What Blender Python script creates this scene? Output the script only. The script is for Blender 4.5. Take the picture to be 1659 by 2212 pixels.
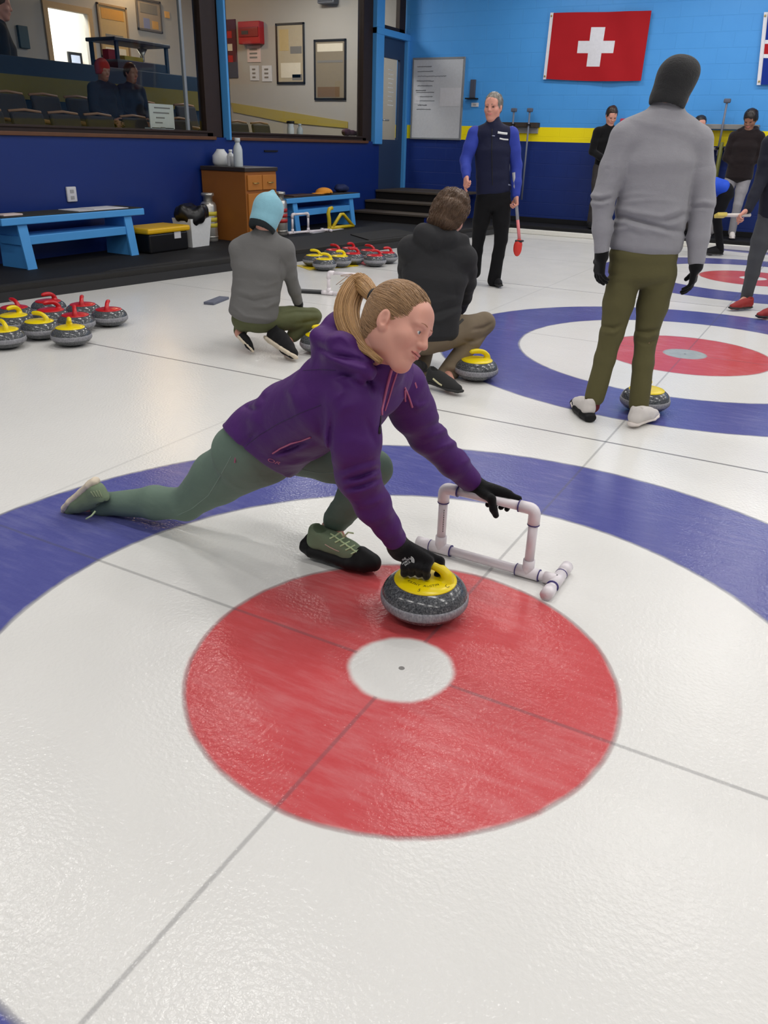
import bpy, bmesh, math, random
import numpy as np
from mathutils import Vector, Matrix
from mathutils.bvhtree import BVHTree

for _o in list(bpy.data.objects): bpy.data.objects.remove(_o)
SC = bpy.context.scene
COL = SC.collection
PI = math.pi

# ---------------------------------------------------------------- camera
CAM = np.array([0.827, -1.657, 1.372])
YAW, PITCH, ROLL, FPX, PW, PH = -0.49714, 0.44189, 0.02798, 1692.7, 1659.0, 2212.0
_f = np.array([math.cos(PITCH)*math.sin(YAW), math.cos(PITCH)*math.cos(YAW), -math.sin(PITCH)])
_r = np.cross(_f, [0, 0, 1]); _r /= np.linalg.norm(_r); _u = np.cross(_r, _f)
CR = math.cos(ROLL)*_r + math.sin(ROLL)*_u
CU = -math.sin(ROLL)*_r + math.cos(ROLL)*_u
CF = _f
cam = bpy.data.cameras.new('camera'); camo = bpy.data.objects.new('camera', cam); COL.objects.link(camo)
camo.matrix_world = Matrix(((CR[0], CU[0], -CF[0], CAM[0]), (CR[1], CU[1], -CF[1], CAM[1]), (CR[2], CU[2], -CF[2], CAM[2]), (0, 0, 0, 1)))
cam.sensor_fit = 'HORIZONTAL'; cam.sensor_width = 36.0; cam.lens = 36.0*FPX/PW
cam.clip_start = 0.05; cam.clip_end = 100
SC.camera = camo

# ---------------------------------------------------------------- light and exposure
SC.view_settings.view_transform = 'Standard'
SC.view_settings.look = 'None'
SC.view_settings.exposure = -0.34
SC.view_settings.gamma = 1.0
SC.view_settings.use_curve_mapping = False
try: SC.cycles.use_denoising = True
except Exception: pass
W = bpy.data.worlds.new('world'); SC.world = W; W.use_nodes = True
_bg = W.node_tree.nodes['Background']
_bg.inputs[0].default_value = (0.96, 0.98, 1.0, 1); _bg.inputs[1].default_value = 0.30
TUBE_POWER = 30.0
CEIL = 4.2

# ---------------------------------------------------------------- survey helpers: a sight line of the photograph met with a real plane
def ray(u, v): return CR*((u-PW/2)/FPX) - CU*((v-PH/2)/FPX) + CF
def at(u, v, d): return CAM + ray(u, v)*d
def onz(u, v, z=0.0):
    d = ray(u, v); return CAM + d*((z-CAM[2])/d[2])
def onx(u, v, x):
    d = ray(u, v); return CAM + d*((x-CAM[0])/d[0])
def ony(u, v, y):
    d = ray(u, v); return CAM + d*((y-CAM[1])/d[1])
_ff = np.array([CF[0], CF[1], 0.0]); _ff /= np.linalg.norm(_ff)
def upr(b, u, v, off=0.0):           # on the upright plane through ground point b
    d = ray(u, v); return CAM + d*(((np.asarray(b)-CAM) @ _ff + off)/(d @ _ff))
def A(*a): return np.array(a, float)
def nrm(v): v = np.asarray(v, float); return v/np.linalg.norm(v)

# ---------------------------------------------------------------- materials
def lin(c):
    return tuple((x/12.92 if x <= .04045 else ((x+.055)/1.055)**2.4) for x in [k/255.0 for k in c])
class NT:
    def __init__(s, m): s.t = m.node_tree; s.n = s.t.nodes; s.l = s.t.links
    def add(s, typ, **kw):
        n = s.n.new(typ)
        for k, v in kw.items(): setattr(n, k, v)
        return n
    def link(s, a, b): s.l.new(a, b)
    def val(s, x, sock):
        if hasattr(x, 'links') or hasattr(x, 'is_linked'): s.link(x, sock)
        else: sock.default_value = x
    def math(s, op, a, b=0.0, c=None, clamp=False):
        n = s.add('ShaderNodeMath', operation=op, use_clamp=clamp)
        s.val(a, n.inputs[0]); s.val(b, n.inputs[1])
        if c is not None: s.val(c, n.inputs[2])
        return n.outputs[0]
    def mix(s, f, a, b):
        n = s.add('ShaderNodeMix', data_type='RGBA')
        s.val(f, n.inputs[0])
        for x, i in ((a, 6), (b, 7)):
            if isinstance(x, tuple): n.inputs[i].default_value = (*x[:3], 1)
            else: s.link(x, n.inputs[i])
        return n.outputs[2]
    def noise(s, vec, scale, detail=2.0, rough=.5):
        n = s.add('ShaderNodeTexNoise'); n.inputs['Scale'].default_value = scale
        n.inputs['Detail'].default_value = detail; n.inputs['Roughness'].default_value = rough
        if vec is not None: s.link(vec, n.inputs['Vector'])
        return n.outputs['Fac']
    def ramp(s, f, stops):
        n = s.add('ShaderNodeValToRGB'); s.link(f, n.inputs[0]); e = n.color_ramp.elements
        while len(e) < len(stops): e.new(.5)
        for k, (p_, c) in zip(e, stops): k.position = p_; k.color = (*c[:3], 1)
        return n.outputs[0]
    def mapping(s, vec, scale=(1, 1, 1), rot=(0, 0, 0)):
        n = s.add('ShaderNodeMapping'); s.link(vec, n.inputs[0]); n.inputs['Scale'].default_value = scale; n.inputs['Rotation'].default_value = rot
        return n.outputs[0]
    def bump(s, h, strength=.3, dist=.01):
        n = s.add('ShaderNodeBump'); n.inputs['Strength'].default_value = strength; n.inputs['Distance'].default_value = dist
        s.link(h, n.inputs['Height']); return n.outputs[0]
    def coord(s, which='Object'): return s.add('ShaderNodeTexCoord').outputs[which]
    def pos(s): return s.add('ShaderNodeNewGeometry').outputs['Position']
def base(name, rough=.5, spec=.5, metal=0.0, color=None, coat=0.0, sheen=0.0):
    m = bpy.data.materials.new(name); m.use_nodes = True
    b = m.node_tree.nodes['Principled BSDF']
    b.inputs['Roughness'].default_value = rough; b.inputs['Specular IOR Level'].default_value = spec
    b.inputs['Metallic'].default_value = metal
    if coat: b.inputs['Coat Weight'].default_value = coat; b.inputs['Coat Roughness'].default_value = .08
    if sheen: b.inputs['Sheen Weight'].default_value = sheen
    if color is not None: b.inputs['Base Color'].default_value = (*color, 1)
    return m, b, NT(m)
_cache = {}
def plain(name, rgb, rough=.5, spec=.5, metal=0.0, coat=0.0, var=.08, vscale=30.0, bump=0.0, bscale=200.0, bdist=.002, sheen=0.0):
    """one paint / plastic / cloth with slight procedural mottling"""
    if name in _cache: return _cache[name]
    m, b, t = base(name, rough, spec, metal, None, coat, sheen)
    c = lin(rgb); o = t.coord()
    n = t.noise(o, vscale, 3)
    lo = tuple(x*(1-var) for x in c); hi = tuple(min(1, x*(1+var)) for x in c)
    t.link(t.mix(n, lo, hi), b.inputs['Base Color'])
    if bump:
        t.link(t.bump(t.noise(o, bscale, 3), bump, bdist), b.inputs['Normal'])
    _cache[name] = m
    return m
def knit(name, rgb, rough=.95, scale=260.0, strength=.5, var=.12):
    if name in _cache: return _cache[name]
    m, b, t = base(name, rough, .15, sheen=.15)
    c = lin(rgb); o = t.coord()
    n = t.noise(o, 24.0, 4); lo = tuple(x*(1-var) for x in c); hi = tuple(min(1, x*(1+var)) for x in c)
    t.link(t.mix(n, lo, hi), b.inputs['Base Color'])
    h = t.math('ADD', t.noise(t.mapping(o, (1, 1, 2.2)), scale, 2), t.math('MULTIPLY', t.noise(t.mapping(o, (1, 1, 2.5)), 11.0, 3), 3.0))
    t.link(t.bump(h, strength, .006), b.inputs['Normal'])
    _cache[name] = m
    return m
def emit(name, rgb, s):
    if name in _cache: return _cache[name]
    m = bpy.data.materials.new(name); m.use_nodes = True; t = NT(m); t.n.clear()
    e = t.add('ShaderNodeEmission'); e.inputs[0].default_value = (*rgb, 1); e.inputs[1].default_value = s
    o = t.add('ShaderNodeOutputMaterial'); t.link(e.outputs[0], o.inputs[0]); _cache[name] = m
    return m

# ---------------------------------------------------------------- mesh helpers
def mkobj(name, verts, faces, mat, parent=None, smooth=False, org=None, mats=None, fmat=None):
    verts = np.asarray(verts, float)
    if parent is not None and org is None:
        q = parent
        while q is not None and '_o' not in q: q = q.parent
        org = np.array(q['_o']) if q is not None else np.zeros(3)
    if org is None: org = np.zeros(3)
    me = bpy.data.meshes.new(name)
    me.from_pydata((verts-org).tolist(), [], [tuple(int(i) for i in f) for f in faces])
    for m in (mats or [mat]): me.materials.append(m)
    if fmat is not None: me.polygons.foreach_set('material_index', np.asarray(fmat, np.int32))
    if smooth: me.polygons.foreach_set('use_smooth', np.ones(len(me.polygons), bool))
    me.update()
    o = bpy.data.objects.new(name, me); COL.objects.link(o)
    if parent is None: o.location = tuple(org)
    else: o.parent = parent
    return o
def tag(o, label=None, cat=None, group=None, kind=None):
    if label: o['label'] = label
    if cat: o['category'] = cat
    if group: o['group'] = group
    if kind: o['kind'] = kind
    return o
def thing(name, loc, label, cat, group=None):
    o = bpy.data.objects.new(name, None); COL.objects.link(o)
    o.location = tuple(float(x) for x in loc); o['_o'] = [float(x) for x in loc]; o.empty_display_size = .1
    return tag(o, label, cat, group)
class MB:
    """collects world-space shapes for ONE mesh"""
    def __init__(s): s.v = []; s.f = []; s.sm = []
    def put(s, vs, fs, sm=False):
        k = len(s.v); s.v += [tuple(map(float, x)) for x in vs]; s.f += [tuple(i+k for i in f) for f in fs]; s.sm += [sm]*len(fs); return s
    def box(s, lo, hi, bev=0.0, rot=None, seg=2):
        lo = np.asarray(lo, float); hi = np.asarray(hi, float)
        a, b = np.minimum(lo, hi), np.maximum(lo, hi); c = (a+b)/2; h = (b-a)/2
        bm = bmesh.new(); bmesh.ops.create_cube(bm, size=2.0)
        for v in bm.verts: v.co = Vector((v.co.x*h[0], v.co.y*h[1], v.co.z*h[2]))
        if bev: bmesh.ops.bevel(bm, geom=list(bm.edges), offset=min(bev, .45*2*min(h)), segments=seg, affect='EDGES', profile=.5)
        R = rot if rot is not None else np.eye(3)
        bm.verts.index_update()
        s.put([np.asarray(R) @ np.array(v.co)+c for v in bm.verts], [[v.index for v in f.verts] for f in bm.faces]); bm.free(); return s
    def obox(s, c, ax, ay, az, hx, hy, hz, bev=0.0):
        R = np.stack([nrm(ax), nrm(ay), nrm(az)], 1); c = np.asarray(c, float); h = A(hx, hy, hz)
        k = len(s.v); s.box(-h, h, bev)
        for i in range(k, len(s.v)): s.v[i] = tuple(R @ np.array(s.v[i])+c)
        return s
    def quad(s, a, b, c, d): return s.put([a, b, c, d], [(0, 1, 2, 3)])
    def prism(s, poly, n, dep):
        poly = [np.asarray(p_, float) for p_ in poly]; n = np.asarray(n, float)*dep; k = len(poly)
        return s.put(poly+[p_+n for p_ in poly], [tuple(range(k))[::-1], tuple(range(k, 2*k))]+[(i, (i+1) % k, k+(i+1) % k, k+i) for i in range(k)])
    def tube(s, pts, rad, n=10, cap=True, flat=None):
        pts = [np.asarray(p_, float) for p_ in pts]; m = len(pts)
        rad = rad if hasattr(rad, '__len__') else [rad]*m
        T = [nrm(pts[min(i+1, m-1)]-pts[max(i-1, 0)]) for i in range(m)]
        ref = A(0, 0, 1) if abs(T[0][2]) < .9 else A(1, 0, 0)
        N = nrm(np.cross(T[0], ref)); vs = []; fs = []
        for i in range(m):
            N = nrm(N-T[i]*(N @ T[i])); B = np.cross(T[i], N)
            for j in range(n):
                a = 2*PI*j/n; vs.append(pts[i]+(N*math.cos(a)+B*math.sin(a)*(flat or 1))*rad[i])
        for i in range(m-1):
            for j in range(n): fs.append((i*n+j, i*n+(j+1) % n, (i+1)*n+(j+1) % n, (i+1)*n+j))
        if cap: fs += [tuple(range(n))[::-1], tuple((m-1)*n+j for j in range(n))]
        return s.put(vs, fs, True)
    def lathe(s, prof, c=(0, 0, 0), n=32, ax=None):
        c = np.asarray(c, float); vs = []; fs = []; m = len(prof)
        Z = nrm(ax) if ax is not None else A(0, 0, 1)
        X = nrm(np.cross(Z, A(0, 1, 0) if abs(Z[1]) < .9 else A(1, 0, 0))); Y = np.cross(Z, X)
        for r, z in prof:
            for j in range(n):
                a = 2*PI*j/n; vs.append(c+X*r*math.cos(a)+Y*r*math.sin(a)+Z*z)
        for i in range(m-1):
            for j in range(n): fs.append((i*n+j, i*n+(j+1) % n, (i+1)*n+(j+1) % n, (i+1)*n+j))
        fs += [tuple(range(n))[::-1], tuple((m-1)*n+j for j in range(n))]
        return s.put(vs, fs, True)
    def build(s, name, mat, parent=None, org=None, smooth=None):
        o = mkobj(name, s.v, s.f, mat, parent, False, org)
        o.data.polygons.foreach_set('use_smooth', np.array(s.sm if smooth is None else [smooth]*len(s.f), bool))
        return o
def thingmesh(name, mb, mat, label, cat, group=None, org=None):
    if org is None:
        v = np.array(mb.v); org = A((v[:, 0].min()+v[:, 0].max())/2, (v[:, 1].min()+v[:, 1].max())/2, v[:, 2].min())
    return tag(mb.build(name, mat, None, org), label, cat, group)
def structure(name, mb, mat, parent=None):
    o = mb.build(name, mat, parent)
    if parent is None: o['kind'] = 'structure'
    return o
def copy_tree(o, parent=None):
    c = o.copy(); COL.objects.link(c)
    if parent is not None: c.parent = parent
    for ch in list(o.children): copy_tree(ch, c)
    return c
def place(o, loc, rz=0.0, label=None, group=None):
    o.location = tuple(float(x) for x in loc); o.rotation_euler = (0, 0, rz)
    if label: o['label'] = label
    if group: o['group'] = group
    return o
def text_mesh(txt, size, shear=0.0, space=1.0):
    """flat lettering as verts/faces in its own xy plane, centred"""
    cu = bpy.data.curves.new('t', 'FONT'); cu.body = txt; cu.size = size; cu.align_x = 'CENTER'; cu.align_y = 'CENTER'; cu.shear = shear; cu.space_character = space; cu.resolution_u = 3
    o = bpy.data.objects.new('t', cu); COL.objects.link(o)
    dg = bpy.context.evaluated_depsgraph_get(); me = bpy.data.meshes.new_from_object(o.evaluated_get(dg))
    v = np.array([x.co for x in me.vertices]); f = [tuple(p_.vertices) for p_ in me.polygons]
    bpy.data.objects.remove(o); bpy.data.curves.remove(cu); bpy.data.meshes.remove(me)
    return v, f
def lettering(name, txt, size, c, ax, ay, mat, parent, **kw):
    v, f = text_mesh(txt, size, **kw); ax = nrm(ax); ay = nrm(ay); c = np.asarray(c, float)
    return mkobj(name, c+v[:, :1]*ax+v[:, 1:2]*ay, f, mat, parent)

# ---------------------------------------------------------------- soft solids: smooth unions of round shapes, meshed by surface nets
class Blob:
    def __init__(s, k=.02): s.p = []; s.k = k; s.nz = []; s.fp = []
    def _add(s, fn, lo, hi, k, op): s.p.append((fn, np.asarray(lo, float), np.asarray(hi, float), s.k if k is None else k, op)); return s
    def rc(s, a, b, ra, rb, k=None, op=1, flat=None):
        """tapered limb from a to b; flat=(axis, ratio) squeezes it along an axis"""
        a = np.asarray(a, float); b = np.asarray(b, float); R = max(ra, rb)
        def fn(X, Y, Z):
            px, py, pz = X-a[0], Y-a[1], Z-a[2]
            d = b-a; dd = d.copy()
            if flat is not None:
                n = nrm(flat[0]); g = 1/flat[1]-1
                q = px*n[0]+py*n[1]+pz*n[2]
                px = px+q*n[0]*g; py = py+q*n[1]*g; pz = pz+q*n[2]*g
                dd = d+n*(d @ n)*g
            L2 = max(dd @ dd, 1e-9)
            t = np.clip((px*dd[0]+py*dd[1]+pz*dd[2])/L2, 0, 1)
            D = np.sqrt((px-t*dd[0])**2+(py-t*dd[1])**2+(pz-t*dd[2])**2)-(ra+(rb-ra)*t)
            return D*(min(1, flat[1]) if flat is not None else 1)
        e = R*max(1, flat[1] if flat else 1)
        return s._add(fn, np.minimum(a, b)-e, np.maximum(a, b)+e, k, op)
    def chain(s, pts, rad, k=None, op=1, flat=None):
        for i in range(len(pts)-1): s.rc(pts[i], pts[i+1], rad[i], rad[i+1], k, op, flat)
        return s
    def ell(s, c, r, ax=None, k=None, op=1):
        c = np.asarray(c, float); r = np.asarray(r, float)*np.ones(3); M = np.eye(3) if ax is None else np.stack([nrm(x) for x in ax])
        def fn(X, Y, Z):
            px, py, pz = X-c[0], Y-c[1], Z-c[2]
            q = [(M[i, 0]*px+M[i, 1]*py+M[i, 2]*pz) for i in range(3)]
            k0 = np.sqrt((q[0]/r[0])**2+(q[1]/r[1])**2+(q[2]/r[2])**2); k1 = np.sqrt((q[0]/r[0]**2)**2+(q[1]/r[1]**2)**2+(q[2]/r[2]**2)**2)
            return k0*(k0-1)/np.maximum(k1, 1e-6)
        e = np.sqrt(((M.T*r)**2).sum(1))
        return s._add(fn, c-e, c+e, k, op)
    def plane(s, c, n, k=.006):
        """trims away everything past the plane through c along n"""
        c = np.asarray(c, float); n = nrm(n)
        return s._add(lambda X, Y, Z: -((X-c[0])*n[0]+(Y-c[1])*n[1]+(Z-c[2])*n[2]), A(-50, -50, -50), A(50, 50, 50), k, -1)
    def loft(s, st, k=None, op=1, p=2.0):
        """st: (centre, lateral axis, half width, half depth) rings along a trunk"""
        for i in range(len(st)-1):
            (c0, x0, a0, b0), (c1, x1, a1, b1) = st[i], st[i+1]
            c0 = np.asarray(c0, float); c1 = np.asarray(c1, float); d = c1-c0; L = np.linalg.norm(d); dn = d/L
            xx0, xx1 = nrm(x0-dn*(np.asarray(x0) @ dn)), nrm(x1-dn*(np.asarray(x1) @ dn))
            y0, y1 = np.cross(dn, xx0), np.cross(dn, xx1)
            def fn(X, Y, Z, c0=c0, d=d, L=L, dn=dn, xx0=xx0, xx1=xx1, y0=y0, y1=y1, a0=a0, a1=a1, b0=b0, b1=b1):
                px, py, pz = X-c0[0], Y-c0[1], Z-c0[2]
                s_ = px*dn[0]+py*dn[1]+pz*dn[2]; t = np.clip(s_/L, 0, 1)
                ez = s_-t*L
                lx = px*(xx0[0]+(xx1[0]-xx0[0])*t)+py*(xx0[1]+(xx1[1]-xx0[1])*t)+pz*(xx0[2]+(xx1[2]-xx0[2])*t)
                ly = px*(y0[0]+(y1[0]-y0[0])*t)+py*(y0[1]+(y1[1]-y0[1])*t)+pz*(y0[2]+(y1[2]-y0[2])*t)
                a = a0+(a1-a0)*t; b = b0+(b1-b0)*t; m = np.minimum(a, b)*.6
                q = (np.abs(lx/a)**p+np.abs(ly/b)**p+np.abs(ez/m)**p)**(1/p)
                g = np.sqrt((lx/(a*a))**2+(ly/(b*b))**2+(ez/(m*m))**2)+1e-6
                return q*(q-1)/np.maximum(g, 1.0)*1.0 if p == 2 else (q-1)*np.minimum(a, b)
            e = max(a0, b0, a1, b1)
            s._add(fn, np.minimum(c0, c1)-e, np.maximum(c0, c1)+e, k, op)
        return s
    def fold(s, pts, amp, w, ref):
        """a raised (amp>0) or sunk crease of the cloth, running through the surface seen at these survey points near depth of ref"""
        s.fp.append((np.array(pts, float), amp*1.7, w*1.2, float((np.asarray(ref)-CAM) @ CF))); return s
    def noise(s, amp, scale, seed=0, stretch=(1, 1, 1)): s.nz.append((amp, scale, seed, np.asarray(stretch, float))); return s
    def mesh(s, h):
        pos = [q for q in s.p if q[4] == 1]
        pad = 3*h+.012
        lo = np.min([q[1] for q in pos], 0)-pad; hi = np.max([q[2] for q in pos], 0)+pad
        n = np.ceil((hi-lo)/h).astype(int)+1
        F = np.full(n, .5, np.float32); ax = [(lo[i]+h*np.arange(n[i])).astype(np.float32) for i in range(3)]
        for fn, a, b, k, op in s.p:
            m = k+3*h
            i0 = np.clip(np.floor((a-m-lo)/h).astype(int), 0, n); i1 = np.clip(np.ceil((b+m-lo)/h).astype(int)+1, 0, n)
            if np.any(i1 <= i0): continue
            sl = tuple(slice(x, y) for x, y in zip(i0, i1))
            d = fn(ax[0][sl[0]][:, None, None], ax[1][sl[1]][None, :, None], ax[2][sl[2]][None, None, :])
            G = F[sl]
            if op == 1:
                hh = np.maximum(k-np.abs(G-d), 0)/max(k, 1e-6); F[sl] = np.minimum(G, d)-hh*hh*k*.25
            else:
                hh = np.maximum(k-np.abs(G+d), 0)/max(k, 1e-6); F[sl] = np.maximum(G, -d)+hh*hh*k*.25
        if s.nz:
            band = np.argwhere(np.abs(F) < 4*h+.02)
            P = lo+band*h; add = np.zeros(len(P))
            for amp, sc, seed, st in s.nz: add += amp*wav(P*sc*st, seed)
            F[tuple(band.T)] += add.astype(np.float32)
        if s.fp:
            band = np.argwhere(np.abs(F) < 4*h+.02); P = lo+band*h-CAM; dp = P @ CF
            uv = np.stack([PW/2+FPX*(P @ CR)/dp, PH/2-FPX*(P @ CU)/dp], 1); add = np.zeros(len(P))
            for pts, amp, w, dc in s.fp:
                m = (np.abs(dp-dc) < .16) & np.all((uv > pts.min(0)-3*w) & (uv < pts.max(0)+3*w), 1)
                if not m.any(): continue
                q = uv[m]; D = np.full(len(q), 1e9); E = np.zeros(len(q)); n_ = len(pts)-1
                for i in range(n_):
                    d = pts[i+1]-pts[i]; t = np.clip(((q-pts[i]) @ d)/(d @ d), 0, 1); x = np.linalg.norm(q-pts[i]-t[:, None]*d, axis=1)
                    b_ = x < D; D[b_] = x[b_]; E[b_] = ((i+t)/n_)[b_]
                add[m] -= amp*np.exp(-(D/w)**2)*np.sin(PI*np.clip(E*.9+.05, 0, 1))**.6*np.exp(-((dp[m]-dc)/.11)**4)
            F[tuple(band.T)] += add.astype(np.float32)
        return nets(F, lo, h)
def wav(P, seed):
    rg = np.random.RandomState(seed); o = np.zeros(len(P)); w = P.copy()
    for i in range(3):
        w = w+.35*np.sin(P[:, [1, 2, 0]]*rg.uniform(.7, 1.6)+rg.uniform(0, 6))
    for i in range(6):
        d = rg.normal(size=3); d /= np.linalg.norm(d)
        o += np.sin(w @ d*rg.uniform(.8, 2.2)+rg.uniform(0, 6.28))/6*1.6
    return o
def nets(F, lo, h):
    I = F < 0
    n = np.array(F.shape)
    cnt = np.zeros(n-1, np.int8)
    for dx in (0, 1):
        for dy in (0, 1):
            for dz in (0, 1): cnt += I[dx:n[0]-1+dx, dy:n[1]-1+dy, dz:n[2]-1+dz]
    cells = np.argwhere((cnt > 0) & (cnt < 8))
    idx = np.full(n-1, -1, np.int32); idx[tuple(cells.T)] = np.arange(len(cells))
    cv = {}
    for c in [(a, b, d) for a in (0, 1) for b in (0, 1) for d in (0, 1)]: cv[c] = F[tuple((cells+c).T)]
    S = np.zeros((len(cells), 3)); N = np.zeros(len(cells))
    for c in cv:
        for k in range(3):
            if c[k] == 0:
                e = list(c); e[k] = 1; e = tuple(e)
                a, b = cv[c], cv[e]; m = (a < 0) != (b < 0)
                t = np.where(m, a/np.where(a == b, 1, a-b), 0)
                for j in range(3):
                    S[:, j] += np.where(m, (t if j == k else c[j]), 0)
                N += m
    V = lo+(cells+S/N[:, None])*h
    Q = []
    for k in range(3):
        a, b = [(1, 2), (2, 0), (0, 1)][k]
        s0 = [slice(None)]*3; s1 = [slice(None)]*3; s0[k] = slice(0, -1); s1[k] = slice(1, None)
        x = I[tuple(s0)] != I[tuple(s1)]
        e = np.argwhere(x)
        e = e[(e[:, a] > 0) & (e[:, b] > 0) & (e[:, a] < n[a]-1) & (e[:, b] < n[b]-1)]
        if not len(e): continue
        ins = I[tuple(e.T)]
        def g(da, db):
            q = e.copy(); q[:, a] -= da; q[:, b] -= db; return idx[tuple(q.T)]
        q = np.stack([g(1, 1), g(0, 1), g(0, 0), g(1, 0)], 1)
        q[~ins] = q[~ins][:, ::-1]
        Q.append(q)
    return V, np.concatenate(Q)
def relax(V, Q, it=1):
    for _ in range(it):
        S = np.zeros_like(V); N = np.zeros(len(V))
        for i in range(4):
            for j in (1, 3): np.add.at(S, Q[:, i], V[Q[:, (i+j) % 4]]); np.add.at(N, Q[:, i], 1)
        V = V*.5+S/np.maximum(N, 1)[:, None]*.5
    return V
def solid(name, B, h, mat, parent, mats=None, fm=None, it=1):
    V, Q = B.mesh(h); V = relax(V, Q, it)
    fmat = fm(V[Q].mean(1)) if fm is not None else None
    return mkobj(name, V, Q, mat, parent, True, mats=mats, fmat=fmat)
def tree_of(objs):
    vs, fs = [], []
    for o in objs:
        k = len(vs); p_ = np.array(o.parent['_o']) if o.parent is not None and '_o' in o.parent else np.array(o.location)
        vs += [tuple(np.array(v.co)+p_) for v in o.data.vertices]; fs += [tuple(i+k for i in q.vertices) for q in o.data.polygons]
    return BVHTree.FromPolygons(vs, fs)
def hit(tree, u, v):
    d = nrm(ray(u, v)); r = tree.ray_cast(Vector(CAM), Vector(d))
    return (np.array(r[0]), np.array(r[1])) if r[0] is not None else (None, None)
def seam(name, tree, px, rad, mat, parent, lift=.6, n=6, close=False):
    """a cord or zip laid on a garment: pixels of the photograph met with the garment itself"""
    pts = []
    for i in range(len(px)-1):
        for t in np.linspace(0, 1, 9)[:-1]:
            q = np.array(px[i])*(1-t)+np.array(px[i+1])*t; P, Nn = hit(tree, *q)
            if P is not None: pts.append(P+Nn*rad*lift)
    if len(pts) < 2: return None
    return MB().tube(pts, rad, n).build(name, mat, parent)
def decal(name, tree, txt, size, u0, v0, u1, v1, mat, parent, lift=.0012, **kw):
    """flat lettering laid on a garment between two points of the photograph"""
    P0, N0 = hit(tree, u0, v0); P1, _ = hit(tree, u1, v1)
    if P0 is None or P1 is None: return None
    v, f = text_mesh(txt, size, **kw); ax = nrm(P1-P0); n = nrm(N0-ax*(N0 @ ax)); ay = np.cross(n, ax)
    if ay @ CU < 0: ay = -ay
    c = (P0+P1)/2; out = []
    for q in v:
        w = c+ax*q[0]+ay*q[1]
        r = tree.ray_cast(Vector(w+n*.08), Vector(-n), .2)
        out.append(np.array(r[0])+n*lift if r[0] is not None else w)
    return mkobj(name, out, f, mat, parent)

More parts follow.
